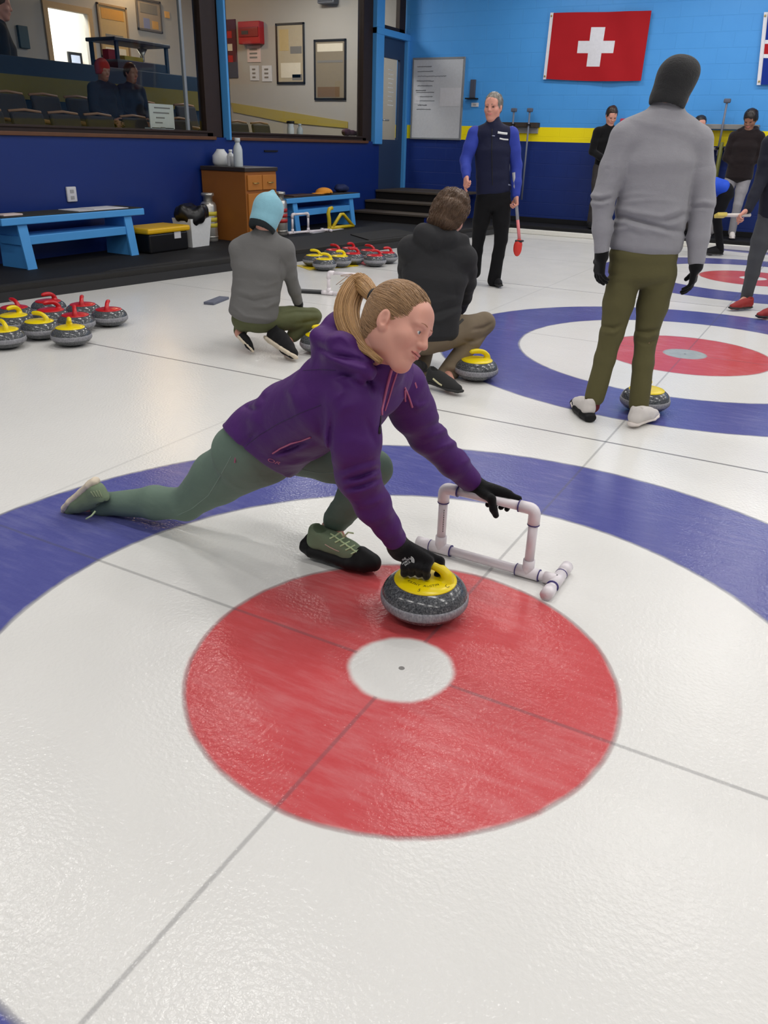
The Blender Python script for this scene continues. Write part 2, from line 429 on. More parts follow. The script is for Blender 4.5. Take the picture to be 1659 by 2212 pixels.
# ================================================================= THE SETTING
WX, FY, WZ = -6.75, 12.7, .12           # window wall, flag wall, walkway height
SP = 4.484                              # from one sheet to the next
def ice_material():
    m, b, t = base('painted_ice', .12, .5)
    o = t.pos(); s = t.add('ShaderNodeSeparateXYZ'); t.link(o, s.inputs[0]); x, y = s.outputs[0], s.outputs[1]
    wob = t.math('MULTIPLY', t.math('SUBTRACT', t.noise(o, 9.0, 4), .5), .022)
    k = t.math('ROUND', t.math('DIVIDE', y, SP)); yl = t.math('SUBTRACT', y, t.math('MULTIPLY', k, SP))
    r = t.math('SQRT', t.math('ADD', t.math('MULTIPLY', x, x), t.math('MULTIPLY', yl, yl))); r0 = r
    r = t.math('ADD', r, wob)
    def band(a, c, soft=.012):
        lo = t.add('ShaderNodeMapRange', interpolation_type='SMOOTHSTEP'); t.link(r, lo.inputs[0]); lo.inputs[1].default_value = a-soft; lo.inputs[2].default_value = a+soft
        hi = t.add('ShaderNodeMapRange', interpolation_type='SMOOTHSTEP'); t.link(r, hi.inputs[0]); hi.inputs[1].default_value = c-soft; hi.inputs[2].default_value = c+soft
        return t.math('SUBTRACT', lo.outputs[0], hi.outputs[0], clamp=True)
    def thin(v, w, soft=.004):
        q = t.add('ShaderNodeMapRange', interpolation_type='SMOOTHSTEP'); t.link(t.math('ABSOLUTE', v), q.inputs[0]); q.inputs[1].default_value = w; q.inputs[2].default_value = w+soft; q.inputs[3].default_value = 1; q.inputs[4].default_value = 0
        return q.outputs[0]
    n1 = t.noise(o, 1.4, 5, .6); n2 = t.noise(t.mapping(o, (1.2, 6, 1)), 5.0, 5, .65)
    white = t.mix(n1, lin((222, 221, 217)), lin((233, 232, 229)))
    mott = t.math('ADD', t.math('MULTIPLY', n1, .5), t.math('MULTIPLY', n2, .5))
    red = t.ramp(mott, [(.3, lin((194, 70, 72))), (.5, lin((202, 86, 89))), (.72, lin((211, 124, 127)))])
    blue = t.ramp(mott, [(.3, lin((78, 81, 146))), (.5, lin((89, 92, 155))), (.72, lin((114, 116, 168)))])
    c = t.mix(band(1.2205, 1.829), white, blue)
    c = t.mix(band(.151, .61), c, red)
    ki = t.math('COMPARE', k, 1.0, .1)                       # the grey print at the middle of the second house
    grey = t.math('MULTIPLY', t.math('MULTIPLY', ki, t.math('LESS_THAN', r0, .155)), .75)
    c = t.mix(grey, c, t.mix(t.noise(o, 14, 3), lin((112, 128, 126)), lin((168, 178, 176))))
    for v, w in ((t.math('SUBTRACT', r0, 1.2205), .004), (t.math('SUBTRACT', r0, 1.829), .004), (t.math('SUBTRACT', r0, .61), .003)):
        c = t.mix(t.math('MULTIPLY', thin(v, w, .006), .38), c, lin((96, 96, 100)))
    dot = t.math('LESS_THAN', r0, .009); c = t.mix(t.math('MULTIPLY', dot, .7), c, lin((70, 66, 66)))
    out = t.math('GREATER_THAN', r0, .15)
    for v, w, f in ((x, .0025, .42), (yl, .003, .42), (t.math('ADD', x, 1.829), .004, .16)):
        brk = t.math('ADD', .65, t.math('MULTIPLY', t.noise(o, 6, 4), .6))
        c = t.mix(t.math('MULTIPLY', t.math('MULTIPLY', thin(v, w, .006), out), t.math('MULTIPLY', brk, f)), c, lin((92, 92, 98)))
    c = t.mix(t.math('MULTIPLY', thin(t.math('SUBTRACT', t.math('ABSOLUTE', yl), SP/2), .006, .004), .75), c, lin((88, 88, 90)))
    t.link(c, b.inputs['Base Color'])
    peb = t.noise(o, 80.0, 2, .5); big = t.noise(o, 14.0, 3)
    b1 = t.bump(peb, .42, .004); n = t.add('ShaderNodeBump'); n.inputs['Strength'].default_value = .12; n.inputs['Distance'].default_value = .004; t.link(big, n.inputs['Height']); t.link(b1, n.inputs['Normal']); t.link(n.outputs[0], b.inputs['Normal'])
    t.link(t.math('ADD', .10, t.math('MULTIPLY', t.noise(o, 3.0, 4), .10)), b.inputs['Roughness'])
    b.inputs['IOR'].default_value = 1.31
    return m
floor = structure('floor', MB().box((-5.6, -5, -.2), (9, 12.35, 0)), ice_material())
RUB = plain('black_rubber', (24, 24, 27), .75, .3, bump=.4, bscale=160, bdist=.003)
RUBG = plain('grey_rubber', (46, 45, 44), .8, .25, bump=.4, bscale=120, bdist=.003)
EDGE = plain('bumper_rubber', (40, 40, 42), .5, .4)
# walkway behind the hacks; its front edge runs slightly askew to the sheets
e0, e1 = onz(0, 655), onz(870, 534)
sl = (e1[0]-e0[0])/(e1[1]-e0[1]); ex = lambda y: e0[0]+(y-e0[1])*sl
def strip(a, c, z0, z1, ya=-3.0, yb=12.2):
    return MB().prism([A(ex(ya)+a, ya, z0), A(ex(ya)+c, ya, z0), A(ex(yb)+c, yb, z0), A(ex(yb)+a, yb, z0)], A(0, 0, 1), z1-z0)
walk = MB().prism([A(WX-.1, -3, 0), A(ex(-3)-.06, -3, 0), A(ex(FY)-.06, FY, 0), A(WX-.1, FY, 0)], A(0, 0, 1), WZ)
structure('trim_1', walk, RUB)
structure('trim_2', strip(-.07, 0.0, 0, WZ-.035), EDGE)
structure('trim_3', strip(-.12, -.02, WZ-.035, WZ+.012), RUBG)
structure('trim_4', MB().box((-5.0, 11.98, 0), (9, FY, .13), .01), RUB)
structure('trim_5', MB().box((-4.85, 11.9, 0), (9, 11.98, .075), .012), plain('kerb_white', (226, 224, 216), .5))

def band_wall():
    m, b, t = base('painted_block', .45, .4)
    o = t.pos(); s = t.add('ShaderNodeSeparateXYZ'); t.link(o, s.inputs[0]); z = s.outputs[2]
    n = t.noise(o, 2.2, 4)
    lb = t.mix(n, lin((70, 152, 226)), lin((80, 162, 234)))
    ye = t.mix(n, lin((250, 226, 4)), lin((255, 236, 14)))
    nv = t.mix(n, lin((18, 40, 108)), lin((26, 52, 124)))
    c = t.mix(t.math('GREATER_THAN', z, 1.432), nv, ye)
    c = t.mix(t.math('GREATER_THAN', z, 1.655), c, lb)
    t.link(c, b.inputs['Base Color'])
    br = t.add('ShaderNodeTexBrick'); br.offset = .5
    cx = t.add('ShaderNodeCombineXYZ'); t.link(s.outputs[0], cx.inputs[0]); t.link(t.math('SUBTRACT', z, .035), cx.inputs[1]); t.link(cx.outputs[0], br.inputs['Vector'])
    br.inputs['Scale'].default_value = 1.0; br.inputs['Brick Width'].default_value = .42; br.inputs['Row Height'].default_value = .21
    br.inputs['Mortar Size'].default_value = .006; br.inputs['Mortar Smooth'].default_value = .4
    br.inputs['Color1'].default_value = br.inputs['Color2'].default_value = (1, 1, 1, 1); br.inputs['Mortar'].default_value = (0, 0, 0, 1)
    t.link(t.bump(br.outputs['Color'], .5, .006), b.inputs['Normal'])
    return m
structure('wall_far', MB().box((WX-.2, FY, 0), (9, FY+.2, CEIL)), band_wall())
structure('trim_6', MB().box((-4.9, FY-.03, .13), (9, FY, .21), .004), RUB)
NAVY = plain('navy_paint', (18, 44, 114), .35, .5, var=.05, vscale=3, bump=.06, bscale=20)
SKY = plain('sky_blue_paint', (78, 158, 226), .45, .45, var=.05, vscale=5)
BROWN = plain('dark_brown_wood', (44, 30, 25), .55, .35, var=.2, vscale=8)
SILL = plain('sill_wood', (96, 62, 38), .5, .4, var=.2, vscale=9)
zs = 1.36
structure('wall_left', MB().box((WX-.2, -3, 0), (WX, onx(820, 250, WX)[1], zs)).box((WX-.2, -3, 3.95), (WX, onx(806, 250, WX)[1], CEIL)), NAVY)
def glass_mat():
    m = bpy.data.materials.new('window_glass'); m.use_nodes = True; t = NT(m); t.n.clear()
    tr = t.add('ShaderNodeBsdfTransparent'); tr.inputs[0].default_value = (.93, .95, .95, 1)
    gl = t.add('ShaderNodeBsdfGlossy'); gl.inputs['Roughness'].default_value = .02
    fr = t.add('ShaderNodeFresnel'); fr.inputs[0].default_value = 1.27
    gm = t.add('ShaderNodeNewGeometry'); fac = t.math('MULTIPLY', fr.outputs[0], t.math('SUBTRACT', 1.0, gm.outputs['Backfacing']))
    mx = t.add('ShaderNodeMixShader'); t.link(fac, mx.inputs[0]); t.link(tr.outputs[0], mx.inputs[1]); t.link(gl.outputs[0], mx.inputs[2])
    o = t.add('ShaderNodeOutputMaterial'); t.link(mx.outputs[0], o.inputs[0]); return m
GLASS = glass_mat()
ya, yb = onx(448, 250, WX)[1], onx(470, 260, WX)[1]      # dark jamb of the first window
pa, pb = onx(461, 150, WX)[1]+.18, onx(490, 250, WX)[1]  # light blue post
qa, qb = onx(786, 250, WX)[1], onx(806, 250, WX)[1]      # dark jamb of the second window
ra, rb_ = qb, onx(822, 250, WX)[1]                       # light blue post by the door
da, db = rb_, FY-.02
def window(n, y0, y1, x_, ew_=.3):
    w = MB().box((WX-.14, y0-.12, zs), (WX-.02, y1+.12, zs+.055), .006)
    w.box((WX-.14, y1, zs), (WX-.02, y1+ew_, 3.95), .006).box((WX-.14, y0-.14, zs), (WX-.02, y0, 3.95), .006).box((WX-.14, y0, 3.87), (WX-.02, y1, 3.95), .006)
    o = structure('window_%d' % n, w, BROWN)
    MB().box((WX-.075, y0, zs+.05), (WX-.067, y1, 3.88)).build('pane', GLASS, o)
    MB().box((WX-.1, y0-.1, zs-.03), (WX+.035, y1+.12, zs+.01), .006).build('sill', SILL, o)
    MB().box((WX-.11, y0-.1, zs+.05), (WX+.0, y1+.1, zs+.075), .004).build('bead', BROWN, o)
    for yy in x_: MB().box((WX-.09, yy-.022, zs+.07), (WX-.05, yy+.022, 3.88), .006).build('mullion', plain('aluminium_grey', (140, 146, 150), .4, .5, .3), o)
    return o
window(1, -2.8, ya, [onx(406, 150, WX)[1]])
window(2, pb+.12, qa, [])
structure('trim_7', MB().box((WX-.05, pa, zs-.03), (WX+.07, pb, CEIL), .01), SKY)
structure('trim_8', MB().box((WX-.05, ra, zs-.04), (WX+.05, rb_, CEIL), .01), SKY)
zt = onx(845, 74, WX)[2]
structure('trim_9', MB().box((WX-.05, ra, zt-.05), (WX+.06, FY, zt+.05), .008), SKY)
structure('trim_10', MB().box((WX-.05, FY-.07, .56), (WX+.05, FY, zt), .008), SKY)
# door with a tall pane, transom light above
DOORM = plain('slate_blue_paint', (44, 62, 92), .45, .4, var=.05, vscale=4)
zd = .56
d_ = MB()
gy0, gy1 = onx(829, 250, WX)[1], onx(863, 250, WX)[1]; gz1 = onx(846, 126, WX)[2]; gz0 = onx(846, 302, WX)[2]
d_.box((WX-.07, da, zd), (WX-.02, gy0, zt-.05)).box((WX-.07, gy1, zd), (WX-.02, FY-.06, zt-.05)).box((WX-.07, gy0, zd), (WX-.02, gy1, gz0)).box((WX-.07, gy0, gz1), (WX-.02, gy1, zt-.05))
door = structure('door_1', d_, DOORM)
MB().box((WX-.05, gy0, gz0), (WX-.04, gy1, gz1)).build('pane', GLASS, door)
WHT = plain('white_letter', (222, 224, 224), .5)
for i, zz in enumerate(np.linspace(1.95, 2.5, 9)):
    MB().box((WX-.036, (gy0+gy1)/2-.10+.02*(i % 2), zz), (WX-.03, (gy0+gy1)/2+.10-.03*(i % 3), zz+.012)).build('lettering', WHT, door)
hp = onx(822, 259, WX); MB().tube([A(WX-.02, hp[1]+.05, hp[2]), A(WX+.04, hp[1]+.05, hp[2]), A(WX+.05, hp[1]+.2, hp[2])], .014, 8).build('handle', plain('steel', (190, 190, 188), .3, .5, .8), door)
tw = MB().box((WX-.1, ra+.12, zt+.05), (WX-.02, FY-.1, zt+.12), .005).box((WX-.1, FY-.28, zt+.05), (WX-.02, FY-.06, CEIL), .005).box((WX-.1, ra+.1, zt+.05), (WX-.02, ra+.2, CEIL))
w3 = structure('window_3', tw, BROWN); MB().box((WX-.07, ra+.2, zt+.1), (WX-.06, FY-.28, CEIL)).build('pane', GLASS, w3)
structure('ceiling', MB().box((-14.2, -5, CEIL), (9, FY+.2, CEIL+.1)), plain('ceiling_white', (206, 208, 210), .8))

# lounge behind the glass
LY = FY+.05
BEIGE = plain('lounge_wall', (172, 167, 160), .7, .3, var=.04, vscale=3)
structure('wall_lounge', MB().box((-14, LY, 0), (WX-.2, LY+.15, CEIL)).box((-14.1, -3, 0), (-14, LY+.15, CEIL)), BEIGE)
structure('trim_11', MB().box((-14, -3, 0), (WX-.2, FY, .5)), plain('lounge_carpet', (60, 54, 50), .95))
BX = -11.4
bw = lambda u, v: onx(u, v, BX)
P0, P1 = bw(100, 15), bw(188, 30)
wb = MB().box((BX-.1, -3, .5), (BX, P0[1], CEIL)).box((BX-.1, P1[1], .5), (BX, LY, CEIL)).box((BX-.1, P0[1], (P0[2]+P1[2])/2), (BX, P1[1], CEIL))
structure('wall_back', wb, BEIGE)
TRIMW = plain('door_casing', (190, 160, 118), .6, .3)
structure('door_2', MB().box((BX, P0[1]-.09, .5), (BX+.03, P0[1], P0[2]+.09)).box((BX, P1[1], .5), (BX+.03, P1[1]+.09, P0[2]+.09)).box((BX, P0[1], P0[2]), (BX+.03, P1[1], P0[2]+.09)), TRIMW)
structure('wall_room', MB().box((BX-1.6, P0[1]-1.2, .5), (BX-1.5, P1[1]+2.5, CEIL)), plain('room_white', (240, 236, 226), .8))
HX = -9.0
hw = lambda u, v: onx(u, v, HX)
h1, h2 = hw(0, 117)[2], hw(0, 158)[2]
TEAL = plain('teal_frame_and_reflection', (26, 46, 66), .6, .3); MUST = plain('mustard_reflection', (112, 100, 28), .6, .3)
structure('wall_reflected', MB().box((HX-.12, -3, .5), (HX, hw(455, 160)[1], h1), .01), TEAL)  # solid stand-in for the flag wall's reflection in the window glass
structure('trim_12', MB().box((HX, -3, h2-.28), (HX+.02, hw(455, 160)[1], h2)), MUST)  # the reflected yellow band, built as a mustard strip
ew = lambda u, v: ony(u, v, LY)
YEL = plain('lounge_yellow', (170, 152, 76), .7, .3)
structure('trim_13', MB().prism([ew(500, 222), ew(612, 240), ew(752, 263), ew(752, 277), ew(620, 265), ew(505, 242)], A(0, -1, 0), .015), YEL)

# lamps of the rink: ceiling strip fixtures
def lamp_area(name, loc, sx, sy, power, col, parent=None):
    L = bpy.data.lights.new(name, 'AREA'); L.shape = 'RECTANGLE'; L.size = sx; L.size_y = sy; L.energy = power; L.color = col
    o = bpy.data.objects.new(name, L); COL.objects.link(o); o.location = loc
    if parent is not None: o.parent = parent
    return o
HOUSE = plain('fixture_white', (225, 225, 225), .5)
proto = None
for x in (-3.9, -1.5, .6, 2.7, 5.0):
    for y in (-2.4, .8, 3.6, 6.4, 9.0, 11.2):
        if proto is None:
            proto = thing('ceiling_light', (0, 0, 0), 'white strip light fixture on the rink ceiling', 'light', 'rink ceiling lights')
            MB().box((-.62, -.16, -.10), (.62, .16, -.02), .01).build('housing', HOUSE, proto, A(0, 0, 0))
            f = proto
        else:
            f = proto.copy(); COL.objects.link(f)
            for ch in proto.children:
                if ch.type == 'MESH': c = ch.copy(); c.parent = f; COL.objects.link(c)
        f.location = (x, y, CEIL)
        lamp_area('tube_light', (0, 0, -.115), 1.2, .10, TUBE_POWER, (1.0, .97, .93), f)
# lounge lamps
def lamp_point(name, loc, power, col, r=.12):
    L = bpy.data.lights.new(name, 'POINT'); L.energy = power; L.color = col; L.shadow_soft_size = r
    o = bpy.data.objects.new(name, L); COL.objects.link(o); o.location = loc; return o
lamp_area('lounge_lamp', (-8.2, 11.0, 4.1), .8, .8, 105, (1, .95, .9))
lamp_point('wall_lamp', tuple(bw(255, -60)+A(.3, 0, .25)), 125, (1, .68, .36))
lamp_area('room_lamp', (BX-.8, float(P0[1]+.5), 4.1), .9, .9, 230, (1, .97, .9))

# ================================================================= CURLING STONES
def granite():
    m, b, t = base('granite', .16, .5)
    o = t.coord(); v = t.add('ShaderNodeTexVoronoi'); v.inputs['Scale'].default_value = 260; t.link(o, v.inputs['Vector'])
    n = t.noise(o, 170, 4, .7); n2 = t.noise(o, 9, 3)
    c = t.ramp(n, [(.36, lin((38, 40, 44))), (.48, lin((76, 79, 83))), (.60, lin((104, 107, 110))), (.68, lin((168, 170, 170)))])
    c = t.mix(t.math('MULTIPLY', n2, .35), c, lin((62, 64, 68)))
    t.link(c, b.inputs['Base Color']); return m
def pitted():
    m, b, t = base('striking_band', .62, .35)
    o = t.coord(); n = t.noise(t.mapping(o, (1, 1, .45)), 150, 4, .7)
    t.link(t.ramp(n, [(.3, lin((112, 112, 118))), (.5, lin((140, 140, 146))), (.7, lin((166, 166, 170)))]), b.inputs['Base Color'])
    t.link(t.bump(n, .35, .002), b.inputs['Normal']); return m
GRAN, BAND = granite(), pitted()
PYEL = plain('yellow_handle_plastic', (238, 212, 12), .25, .5, var=.03)
PRED = plain('red_handle_plastic', (196, 28, 34), .28, .5, var=.05)
INK = plain('black_ink', (26, 22, 18), .6, .2)
PLATE = [(.06, .1225), (.0985, .1225), (.0998, .1255), (.0975, .1285), (.080, .1335), (.052, .1378), (.025, .1398), (.0, .1403)]
def stone_parts(root, pm, name_text=False):
    q = lambda P: [(r*.968, z*1.13) for r, z in P]
    prof = q([(.0, .0), (.058, .0), (.066, .004), (.095, .012), (.118, .022), (.134, .034), (.1405, .043)])
    prof2 = q([(.1405, .0705), (.139, .078), (.133, .088), (.124, .097), (.112, .105), (.102, .110), (.096, .112), (.0, .1125)])
    cur = q([(.1405, .043), (.1435, .0475), (.1448, .056), (.1440, .065), (.1405, .0705)])
    MB().lathe(prof+cur[1:-1]+prof2, n=56).build('granite_body', GRAN, root, A(0, 0, 0))
    MB().lathe([(r+.0006, z) for r, z in cur], n=56).build('striking_band', BAND, root, A(0, 0, 0))
    cap = MB().lathe(PLATE, n=48).build('handle_plate', pm, root, A(0, 0, 0))
    key = [A(.066, 0, .126), A(.068, 0, .146), A(.054, 0, .166), A(.028, 0, .179), A(-.008, 0, .183), A(-.040, 0, .181), A(-.056, 0, .180)]; rk = [.030, .0195, .0155, .0150, .0158, .0140, .003]
    P_, R_ = [], []
    for t in np.linspace(0, 1, 30):
        x = t*6; k = min(int(x), 5); u = x-k; p0, p1, p2, p3 = key[max(k-1, 0)], key[k], key[k+1], key[min(k+2, 6)]
        P_.append(.5*((2*p1)+(p2-p0)*u+(2*p0-5*p1+4*p2-p3)*u*u+(3*p1-p0-3*p2+p3)*u**3)); R_.append(rk[k]+(rk[k+1]-rk[k])*(3*u*u-2*u**3))
    MB().tube(P_, R_, 16).build('handle', pm, root, A(0, 0, 0))
    return cap
def make_stone(pm, col, loc, rz, label, group=None):
    r = thing('curling_stone', (0, 0, 0), label, 'curling stone', group); stone_parts(r, pm); place(r, loc, rz); return r
ry = make_stone(PYEL, 'yellow', (0, 0, 0), 0, 'x'); rr = make_stone(PRED, 'red', (0, 0, 0), 0, 'x')
first = {'y': True, 'r': True}
def stone(kind, loc, rz, label, group=None):
    src = ry if kind == 'y' else rr
    o = src if first[kind] else copy_tree(src); first[kind] = False
    return place(o, loc, rz, label, group)
LC = 'stones parked by the walkway'
left = [('y', 151, 703, 2.5, 'yellow-handled curling stone nearest and rightmost of the yellow ones by the left walkway'),
        ('y', 84, 690, .2, 'yellow-handled curling stone in the middle of the left cluster, handle pointing left over its plate'),
        ('y', 6, 708, -.3, 'yellow-handled curling stone half cut off by the left edge of the photo'),
        ('y', 36, 676, 1.8, 'yellow-handled curling stone at the back of the left cluster, before a red one'),
        ('r', 232, 665, -.9, 'red-handled curling stone standing rightmost and alone at the edge of the left cluster'),
        ('r', 163, 676, -.7, 'red-handled curling stone directly behind the front yellow one in the left cluster'),
        ('r', 178, 654, -.8, 'red-handled curling stone at the back right of the left cluster by the bumper'),
        ('r', 102, 667, 1.4, 'red-handled curling stone in the middle row of the left cluster'),
        ('r', 103, 647, 1.6, 'red-handled curling stone at the very back of the left cluster, handle end-on'),
        ('r', 30, 660, -.2, 'red-handled curling stone at the back left of the left cluster')]
def spread(items):
    P = [np.array(onz(u, v, .138)[:2]) for _, u, v, _, _ in items]
    for _ in range(60):
        for i in range(len(P)):
            for j in range(i):
                d = P[i]-P[j]; L = np.linalg.norm(d)
                if L < .297: e = d/max(L, 1e-6)*(.297-L)/2; P[i] = P[i]+e; P[j] = P[j]-e
        for q in P: q[0] = max(q[0], ex(q[1])+.16)
    return P
for (k, u, v, a, lb), q in zip(left, spread(left)): stone(k, (q[0], q[1], 0), a, lb, LC)
MC = 'stones parked behind the teal-hatted person'
mid = [('y', 679, 549, .3, 'yellow-handled curling stone at the left end of the far cluster'),
       ('y', 701, 557, .5, 'yellow-handled curling stone in front of the far cluster'),
       ('y', 737, 550, 1.2, 'yellow-handled curling stone in the middle of the far cluster beside red ones'),
       ('r', 724, 537, .1, 'red-handled curling stone at the back left of the far cluster'),
       ('r', 757, 534, 1.4, 'red-handled curling stone at the very back of the far cluster'),
       ('r', 763, 546, .9, 'red-handled curling stone right of the middle yellow one in the far cluster'),
       ('r', 795, 538, .1, 'red-handled curling stone at the back right of the far cluster'),
       ('r', 806, 549, 1.0, 'red-handled curling stone at the front right of the far cluster'),
       ('r', 833, 543, 1.2, 'red-handled curling stone at the right end of the far cluster by the dark hooded jacket')]
for (k, u, v, a, lb), q in zip(mid, spread(mid)): stone(k, (q[0], q[1], 0), a, lb, MC)
q = onz(1024, 778, .135); stone('y', (q[0], q[1]+.05, 0), .8, 'yellow-handled curling stone behind the khaki trouser leg of the crouching dark-jacketed person')
q = onz(1397, 842, .125); stone('y', (q[0], q[1], 0), 2.0, 'yellow-handled curling stone behind the feet of the person in the grey pullover')
q = onz(690, 723, .125); stone('y', (q[0], q[1], 0), .9, 'yellow-handled curling stone under the knee of the crouching person in the teal hat')
# the stone being delivered
MS = A(-.077, .296, 0)
hang = math.atan2(CR[1], CR[0])-.28
ms = thing('curling_stone', (0, 0, 0), 'large near curling stone with yellow handle gripped by the lunging woman in purple', 'curling stone')
stone_parts(ms, PYEL); place(ms, MS, hang)
def on_plate(name, txt, size, r, ang, rot=0.0, **kw):
    v, f = text_mesh(txt, size, **kw); out = []
    for x, y, _ in v:                     # bends the line of letters round the plate
        a = ang+(x/r); rr_ = r-y
        out.append((rr_*math.cos(a), rr_*math.sin(a), float(np.interp(rr_, [0, .025, .052, .080, .0975], [.1403, .1398, .1378, .1335, .1285]))+.0006))
    return mkobj(name, out, f, INK, ms, False, A(0, 0, 0))
camang = math.atan2(CAM[1]-MS[1], CAM[0]-MS[0])-hang
on_plate('name_lettering', 'KATHY  AUSTIN', .0135, .062, camang-.16, shear=.25, space=1.15)
on_plate('number', '5', .0175, .084, camang-.22, shear=.2)
on_plate('letter', 'C', .018, .084, camang+.95)

# ================================================================= WHITE PIPE STABILISERS
PVC = plain('white_pipe', (236, 229, 233), .32, .5, var=.04, vscale=12)
CEM = plain('purple_pipe_cement', (70, 60, 120), .5, .3)
def pvc_rig(base, ang, L, xa, xb, Ht, cr, label, r=.0165, full=True):
    """long ground pipe with a cross tee at one end, two uprights and a top bar"""
    root = thing('pipe_stabilizer', (0, 0, 0), label, 'curling stabilizer')
    O = A(0, 0, 0); z = r+.006; fr = r*1.27
    MB().tube([A(0, 0, z), A(L, 0, z)], r, 18).build('ground_pipe', PVC, root, O)
    def fit(nm, a, b, rad=fr): return MB().tube([a, b], rad, 18).build(nm, PVC, root, O)
    fit('end_cap', A(-.012, 0, z), A(.04, 0, z), fr*1.04)
    for x in (xa, xb):
        t_ = MB().tube([A(x-.042, 0, z), A(x+.042, 0, z)], fr, 18).tube([A(x, 0, z), A(x, 0, z+.05)], fr, 18).build('tee_fitting', PVC, root, O)
        if full:
            for q_ in (x-.042, x+.042): MB().tube([A(q_-.0015, 0, z), A(q_+.0015, 0, z)], fr+.0008, 18).build('cement_ring', CEM, t_, O)
        MB().tube([A(x, 0, z+.03), A(x, 0, Ht-.03)], r, 18).build('upright', PVC, root, O)
    MB().tube([A(xa+.03, 0, Ht), A(xb-.03, 0, Ht)], r, 18).build('top_bar', PVC, root, O)
    for x, s in ((xa, 1), (xb, -1)):
        pts = [A(x, 0, Ht-.055), A(x, 0, Ht-.02)]+[A(x+s*.02*(1-math.cos(a)), 0, Ht-.02+.02*math.sin(a)) for a in np.linspace(0, PI/2, 7)[1:]]+[A(x+s*.055, 0, Ht)]
        e_ = MB().tube(pts, fr, 18).build('elbow_fitting', PVC, root, O)
        if full:
            MB().tube([A(x+s*.053, 0, Ht), A(x+s*.057, 0, Ht)], fr+.0008, 18).build('cement_ring', CEM, e_, O)
            MB().tube([A(x, 0, Ht-.057), A(x, 0, Ht-.053)], fr+.0005, 18).build('cement_ring', CEM, e_, O)
    c_ = MB().tube([A(L, -.045, z), A(L, .045, z)], fr, 18).tube([A(L-.045, 0, z), A(L, 0, z)], fr, 18).build('cross_fitting', PVC, root, O)
    MB().tube([A(L, -cr, z), A(L, cr, z)], r, 18).build('cross_pipe', PVC, root, O)
    for s in (-1, 1):
        fit('end_cap', A(L, s*(cr-.035), z), A(L, s*(cr+.012), z), fr*1.04)
        if full: MB().tube([A(L, s*.046, z), A(L, s*.0495, z)], fr+.001, 18).build('cement_ring', CEM, c_, O)
    if full:
        for x, n_ in ((xa, 5), (xb, 2)):
            for i in range(n_*2 if n_ == 5 else 3):
                zz = z+.075+i*(Ht-.15-z)/(n_*2) if n_ == 5 else Ht-.06+.010*i
                MB().box((x+r*.62, -r*.86, zz), (x+r*.72, -r*.78, zz+.0055)).build('print_mark', INK, root, O)
    place(root, base, ang); return root
g0, g1 = onz(908, 1172, .022), onz(1203, 1254, .022)
ga, gb = onz(956, 1180, .022), onz(1142, 1234, .022)
dg = nrm(g1-g0); Lg = np.linalg.norm(g1-g0); xa_ = (ga-g0) @ dg; xb_ = (gb-g0) @ dg
top_z = (upr(g0+dg*xa_, 958, 1054)[2]+upr(g0+dg*xb_, 1146, 1100)[2])/2
t1, t2 = onz(1182, 1281, .022), onz(1221, 1225, .022)
rig = pvc_rig((g0[0], g0[1], 0), math.atan2(dg[1], dg[0]), Lg, xa_, xb_, top_z, np.linalg.norm(t2-t1)/2, 'large near white pipe stabilizer with top bar held by the lunging woman')
RIGTOP = lambda s: A(g0[0], g0[1], 0)+dg*(xa_+(xb_-xa_)*s)+A(0, 0, top_z)
b0 = onz(636, 507, WZ)+A(-.06, -.05, 0); pvc_rig((b0[0], b0[1], WZ), 1.35, .75, .07, .38, .27, .1, 'white pipe stabilizer standing on the walkway before the right bench', full=False)
b0, b1 = onz(698, 632, .02), onz(786, 640, .02)
dd = nrm(b1-b0); pvc_rig((b0[0], b0[1], 0), math.atan2(dd[1], dd[0]), .52, .06, .40, upr(b0, 705, 588)[2], .1, 'white pipe stabilizer standing on the ice behind the blonde ponytail', full=False)

# ================================================================= THINGS ON THE WALKWAY
DKT = plain('dark_bench_mat', (48, 48, 46), .8, .3)
def bench(y0, y1, xf, dep, h, lab):
    root = thing('bench', (xf-dep/2, (y0+y1)/2, WZ), lab, 'bench')
    MB().box((xf-dep, y0, WZ+h-.07), (xf, y1, WZ+h), .008).build('seat', SKY, root)
    MB().box((xf-dep+.02, y0+.02, WZ+h), (xf-.012, y1-.02, WZ+h+.01), .003).build('seat_mat', DKT, root)
    for y in (y0+.22, y1-.26):
        MB().prism([A(xf-dep+.03, y, WZ), A(xf-.02+.03, y, WZ), A(xf-.05, y, WZ+h-.07), A(xf-dep+.05, y, WZ+h-.07)], A(0, 1, 0), .05).build('leg_panel', SKY, root)
        MB().prism([A(xf+.01, y-.03, WZ), A(xf+.03, y-.03, WZ), A(xf-.03, y-.03, WZ+h-.07), A(xf-.05, y-.03, WZ+h-.07)], A(0, 1, 0), .11).build('leg_facing', SKY, root)
    MB().box((xf-dep+.08, y0+.2, WZ+h*.46), (xf-.02, y1-.2, WZ+h*.46+.085), .006).build('shelf', SKY, root)
    return root
XF = -6.22
bl0 = onx(2, 475, XF)[1]; bl1 = onx(312, 457, XF)[1]; bh = onx(160, 461, XF)[2]-WZ
bench(bl0-.0, bl1, XF, .42, bh, 'sky blue wooden bench with papers on it at the left end of the walkway')
br0 = onx(619, 428, XF)[1]; br1 = onx(778, 420, XF)[1]
bench(br0, br1, XF, .42, onx(690, 424, XF)[2]-WZ, 'sky blue wooden bench between the wooden cabinet and the dark steps')
PAPER = plain('paper_white', (206, 206, 210), .8)
p0 = onx(205, 455, XF-.1)
